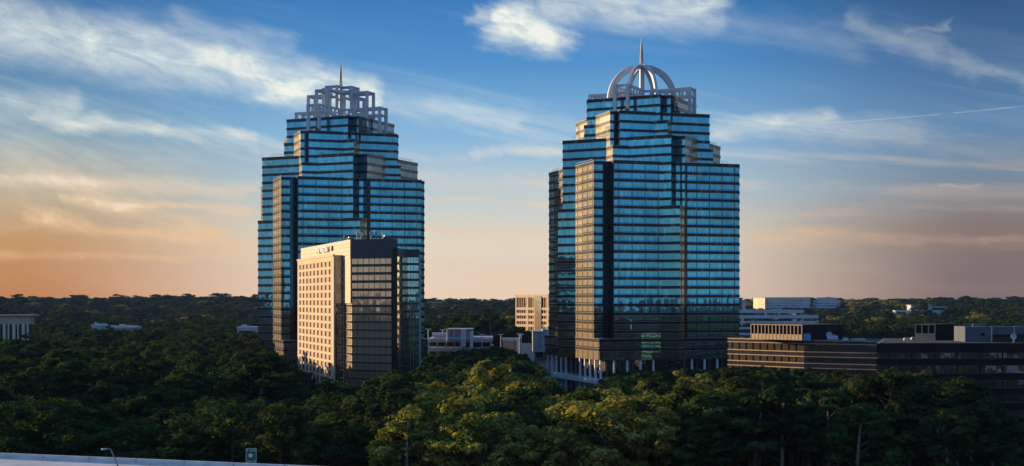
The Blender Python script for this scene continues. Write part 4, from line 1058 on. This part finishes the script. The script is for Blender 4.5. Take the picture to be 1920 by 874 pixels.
# named single trees behind
def single(pi, xx, ytop, Zq, label, wide=1.0, zb=0.0):
    root, cr, tk, kd, lm = protos[pi]; x = (xx-960)/FPX*Zq; h = E-(ytop-561)/FPX*Zq-zb
    s_ = h/22; o = root.copy(); col.objects.link(o)
    for q in (cr, tk): d_ = q.copy(); col.objects.link(d_); d_.parent = o
    o.location = (x, Zq, zb); o.rotation_euler = (0, 0, rr.uniform(0, 6)); o.scale = (s_*wide, s_*wide, s_); o['label'] = label
    if 'group' in o: del o['group']
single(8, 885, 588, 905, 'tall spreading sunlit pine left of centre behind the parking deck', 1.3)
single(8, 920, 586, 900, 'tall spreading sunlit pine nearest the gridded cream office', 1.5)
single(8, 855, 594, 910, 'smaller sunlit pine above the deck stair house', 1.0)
single(3, 1790-0, 585, 1500, 'rounded tree on the right hill beside the white house', 1.2, 14)
single(3, 1724, 563, 1560, 'dark domed tree behind the white hill house', 1.6, 16)
# everything else: woods as one mass each
def scatter(name, P, names, label_kind='stuff'):
    P = np.array(P, float); me = bpy.data.meshes.new(name); me.vertices.add(len(P)); me.vertices.foreach_set('co', P[:, :3].astype(np.float32).ravel())
    for an, col_i in (('sxy', 3), ('sz', 4), ('rz', 5)):
        a = me.attributes.new(an, 'FLOAT', 'POINT'); a.data.foreach_set('value', P[:, col_i].astype(np.float32))
    a = me.attributes.new('pick', 'INT', 'POINT'); a.data.foreach_set('value', P[:, 6].astype(np.int32))
    o = bpy.data.objects.new(name, me); col.objects.link(o); tag(o, kind='stuff')
    ng = bpy.data.node_groups.new(name, 'GeometryNodeTree')
    ng.interface.new_socket('Geometry', in_out='INPUT', socket_type='NodeSocketGeometry'); ng.interface.new_socket('Geometry', in_out='OUTPUT', socket_type='NodeSocketGeometry')
    N = ng.nodes; Lk = ng.links; gi = N.new('NodeGroupInput'); go = N.new('NodeGroupOutput')
    jn = N.new('GeometryNodeJoinGeometry')
    for q in reversed(names):
        oi = N.new('GeometryNodeObjectInfo'); oi.transform_space = 'ORIGINAL'; oi.inputs['Object'].default_value = q; oi.inputs['As Instance'].default_value = True
        Lk.new(oi.outputs['Geometry'], jn.inputs[0])
    ip = N.new('GeometryNodeInstanceOnPoints'); Lk.new(gi.outputs[0], ip.inputs['Points']); Lk.new(jn.outputs[0], ip.inputs['Instance'])
    ip.inputs['Pick Instance'].default_value = True
    def at(n_, ty='FLOAT'):
        k = N.new('GeometryNodeInputNamedAttribute'); k.data_type = ty; k.inputs[0].default_value = n_; return [s for s in k.outputs if s.enabled][0]
    Lk.new(at('pick', 'INT'), ip.inputs['Instance Index'])
    c1 = N.new('ShaderNodeCombineXYZ'); Lk.new(at('rz'), c1.inputs[2]); Lk.new(c1.outputs[0], ip.inputs['Rotation'])
    c2 = N.new('ShaderNodeCombineXYZ'); Lk.new(at('sxy'), c2.inputs[0]); Lk.new(at('sxy'), c2.inputs[1]); Lk.new(at('sz'), c2.inputs[2]); Lk.new(c2.outputs[0], ip.inputs['Scale'])
    Lk.new(ip.outputs[0], go.inputs[0]); md = o.modifiers.new('scatter', 'NODES'); md.node_group = ng
    return o
crowns = [p[1] for p in protos]
mid = []; far = []; back = []
def cell_sample(Z0, Z1, sp_, lo=-120, hi=2040):
    out = []; Zq = Z0
    while Zq < Z1:
        x0 = (lo-960)/FPX*Zq; x1 = (hi-960)/FPX*Zq; x = x0
        while x < x1:
            out.append((x+rr.uniform(-.45, .45)*sp_, Zq+rr.uniform(-.45, .45)*sp_)); x += sp_
        Zq += sp_*.9
    return out
def near_ind(x, y): return any((a-x)**2+(b_-y)**2 < 30 for a, b_, _ in cand_xy)
cand_xy = [(c[0], c[1], 0) for c in cand]
for (x, y) in cell_sample(300, 1250, 9.6):
    xx = x/y*FPX+960
    if y < 430 and -40 < xx < 1960 and near_ind(x, y): continue
    if y < 300+0 or blocked(x, y): continue
    if 535 < xx < 715 and y < 372 and rr.random() < .93: continue
    tz = float(terrain(x, y)); hmax = E-(interp(YF, xx)-561)/FPX*y-tz if y < 900 else 30
    if 1391 < xx < 1540 and y < 900: hmax = min(hmax, E-(632-561)/FPX*y)
    if 1540 <= xx < 1780 and y < 700: hmax = min(hmax, E-(640-561)/FPX*y)
    if 30 < xx < 64 and y < 700: hmax = min(hmax, E-(620-561)/FPX*y)
    h = min(hmax, rr.uniform(13, 24))
    if h < 7: continue
    s_ = h/22; mid.append((x, y, tz-.1, max(s_*rr.uniform(1.0, 1.35), .6), s_, rr.uniform(0, 6.28), rr.choice([0, 1, 2, 3, 4, 6, 8, 3, 4])))
Zq = 1250.0
while Zq < 4200:
    sp_ = 12+(Zq-1250)*.006
    for (x, y) in cell_sample(Zq, Zq+sp_*.5, sp_):
        xx = x/y*FPX+960
        if 1415 < xx < 1585 and 1930 < y < 2130: continue
        if 795 < xx < 862 and 2290 < y < 2345: continue
        if 1670 < xx < 1790 and 1590 < y < 1625: continue
        tz = float(terrain(x, y)); h = rr.uniform(9, 17)+(rr.random()**6)*12
        if 1415 < xx < 1585 and y < 1935: h = min(h, E-(577-561)/FPX*y-tz)
        if 1690 < xx < 1780 and y < 1600: h = min(h, E-(579-561)/FPX*y-tz)
        if h < 4: continue
        s_ = h/22; far.append((x, y, tz-.3, max(s_*1.5, .7)*sp_/12, s_, rr.uniform(0, 6.28), rr.choice([0, 1, 3, 4, 2, 8, 3, 4, 5])))
    Zq += sp_*.9
# added shading ridge to the left, woods behind and around the viewpoint (they show in the glass)
for k in range(5200):
    a_ = rr.uniform(0, 2*math.pi); rd = 60+1500*rr.random()**.8; x, y = rd*math.sin(a_), rd*math.cos(a_)
    if y > 0 and abs(x/y) < .47: continue
    if y > 50 and x < 0 and y < 262-(x+88)*math.tan(R(17.6)) and x > -200: continue
    if any(abs(x-cx_) < 60 and abs(y-cy_) < 55 for cx_, cy_ in ((-40, -240), (165, -165), (255, -305), (350, 145))): continue
    if x > 90 and 330 < y < 480 and x < 215: continue
    if 155 < x < 345 and -115 < y < 95: continue
    tz = float(terrain(x, y)); s_ = rr.uniform(13, 22)/22; back.append((x, y, tz-.2, s_*1.7, s_, rr.uniform(0, 6.28), rr.choice([0, 1, 3, 4, 6, 2])))
scatter('mid_woodland', mid, crowns); scatter('distant_woodland', far, crowns); scatter('surrounding_woodland', back, crowns)
print('TREES', len(cand), len(mid), len(far), len(back))
# low undergrowth in the front belt
ug = []
for k in range(2600):
    Zq = rr.uniform(240, 430); xx = rr.uniform(-60, 1980); x = (xx-960)/FPX*Zq
    if blocked(x, Zq) or (xx < 600 and Zq < 246-(x+88)*math.tan(R(17.6))+3): continue
    ug.append((x, Zq, -rr.uniform(1.5, 3.2), .42, .22, rr.uniform(0, 6.28), rr.choice([3, 4])))
scatter('undergrowth', ug, crowns)
# ------------------------------------------------------------------ haze
if HAZE > 0:
    hm_ = bpy.data.materials.new('haze'); hm_.use_nodes = True; k = NT(hm_.node_tree); k.n.clear()
    pv = k.n.new('ShaderNodeVolumePrincipled'); pv.inputs['Density'].default_value = HAZE; pv.inputs['Color'].default_value = (.26, .44, .92, 1); pv.inputs['Anisotropy'].default_value = 0.0
    oo = k.n.new('ShaderNodeOutputMaterial'); k.l.new(pv.outputs[0], oo.inputs['Volume']); M['haze'] = hm_
    b = MB(); b.box(-5200, -5200, -12, 5200, 5200, E+140); tag(b.build('haze', 'haze'), kind='stuff')
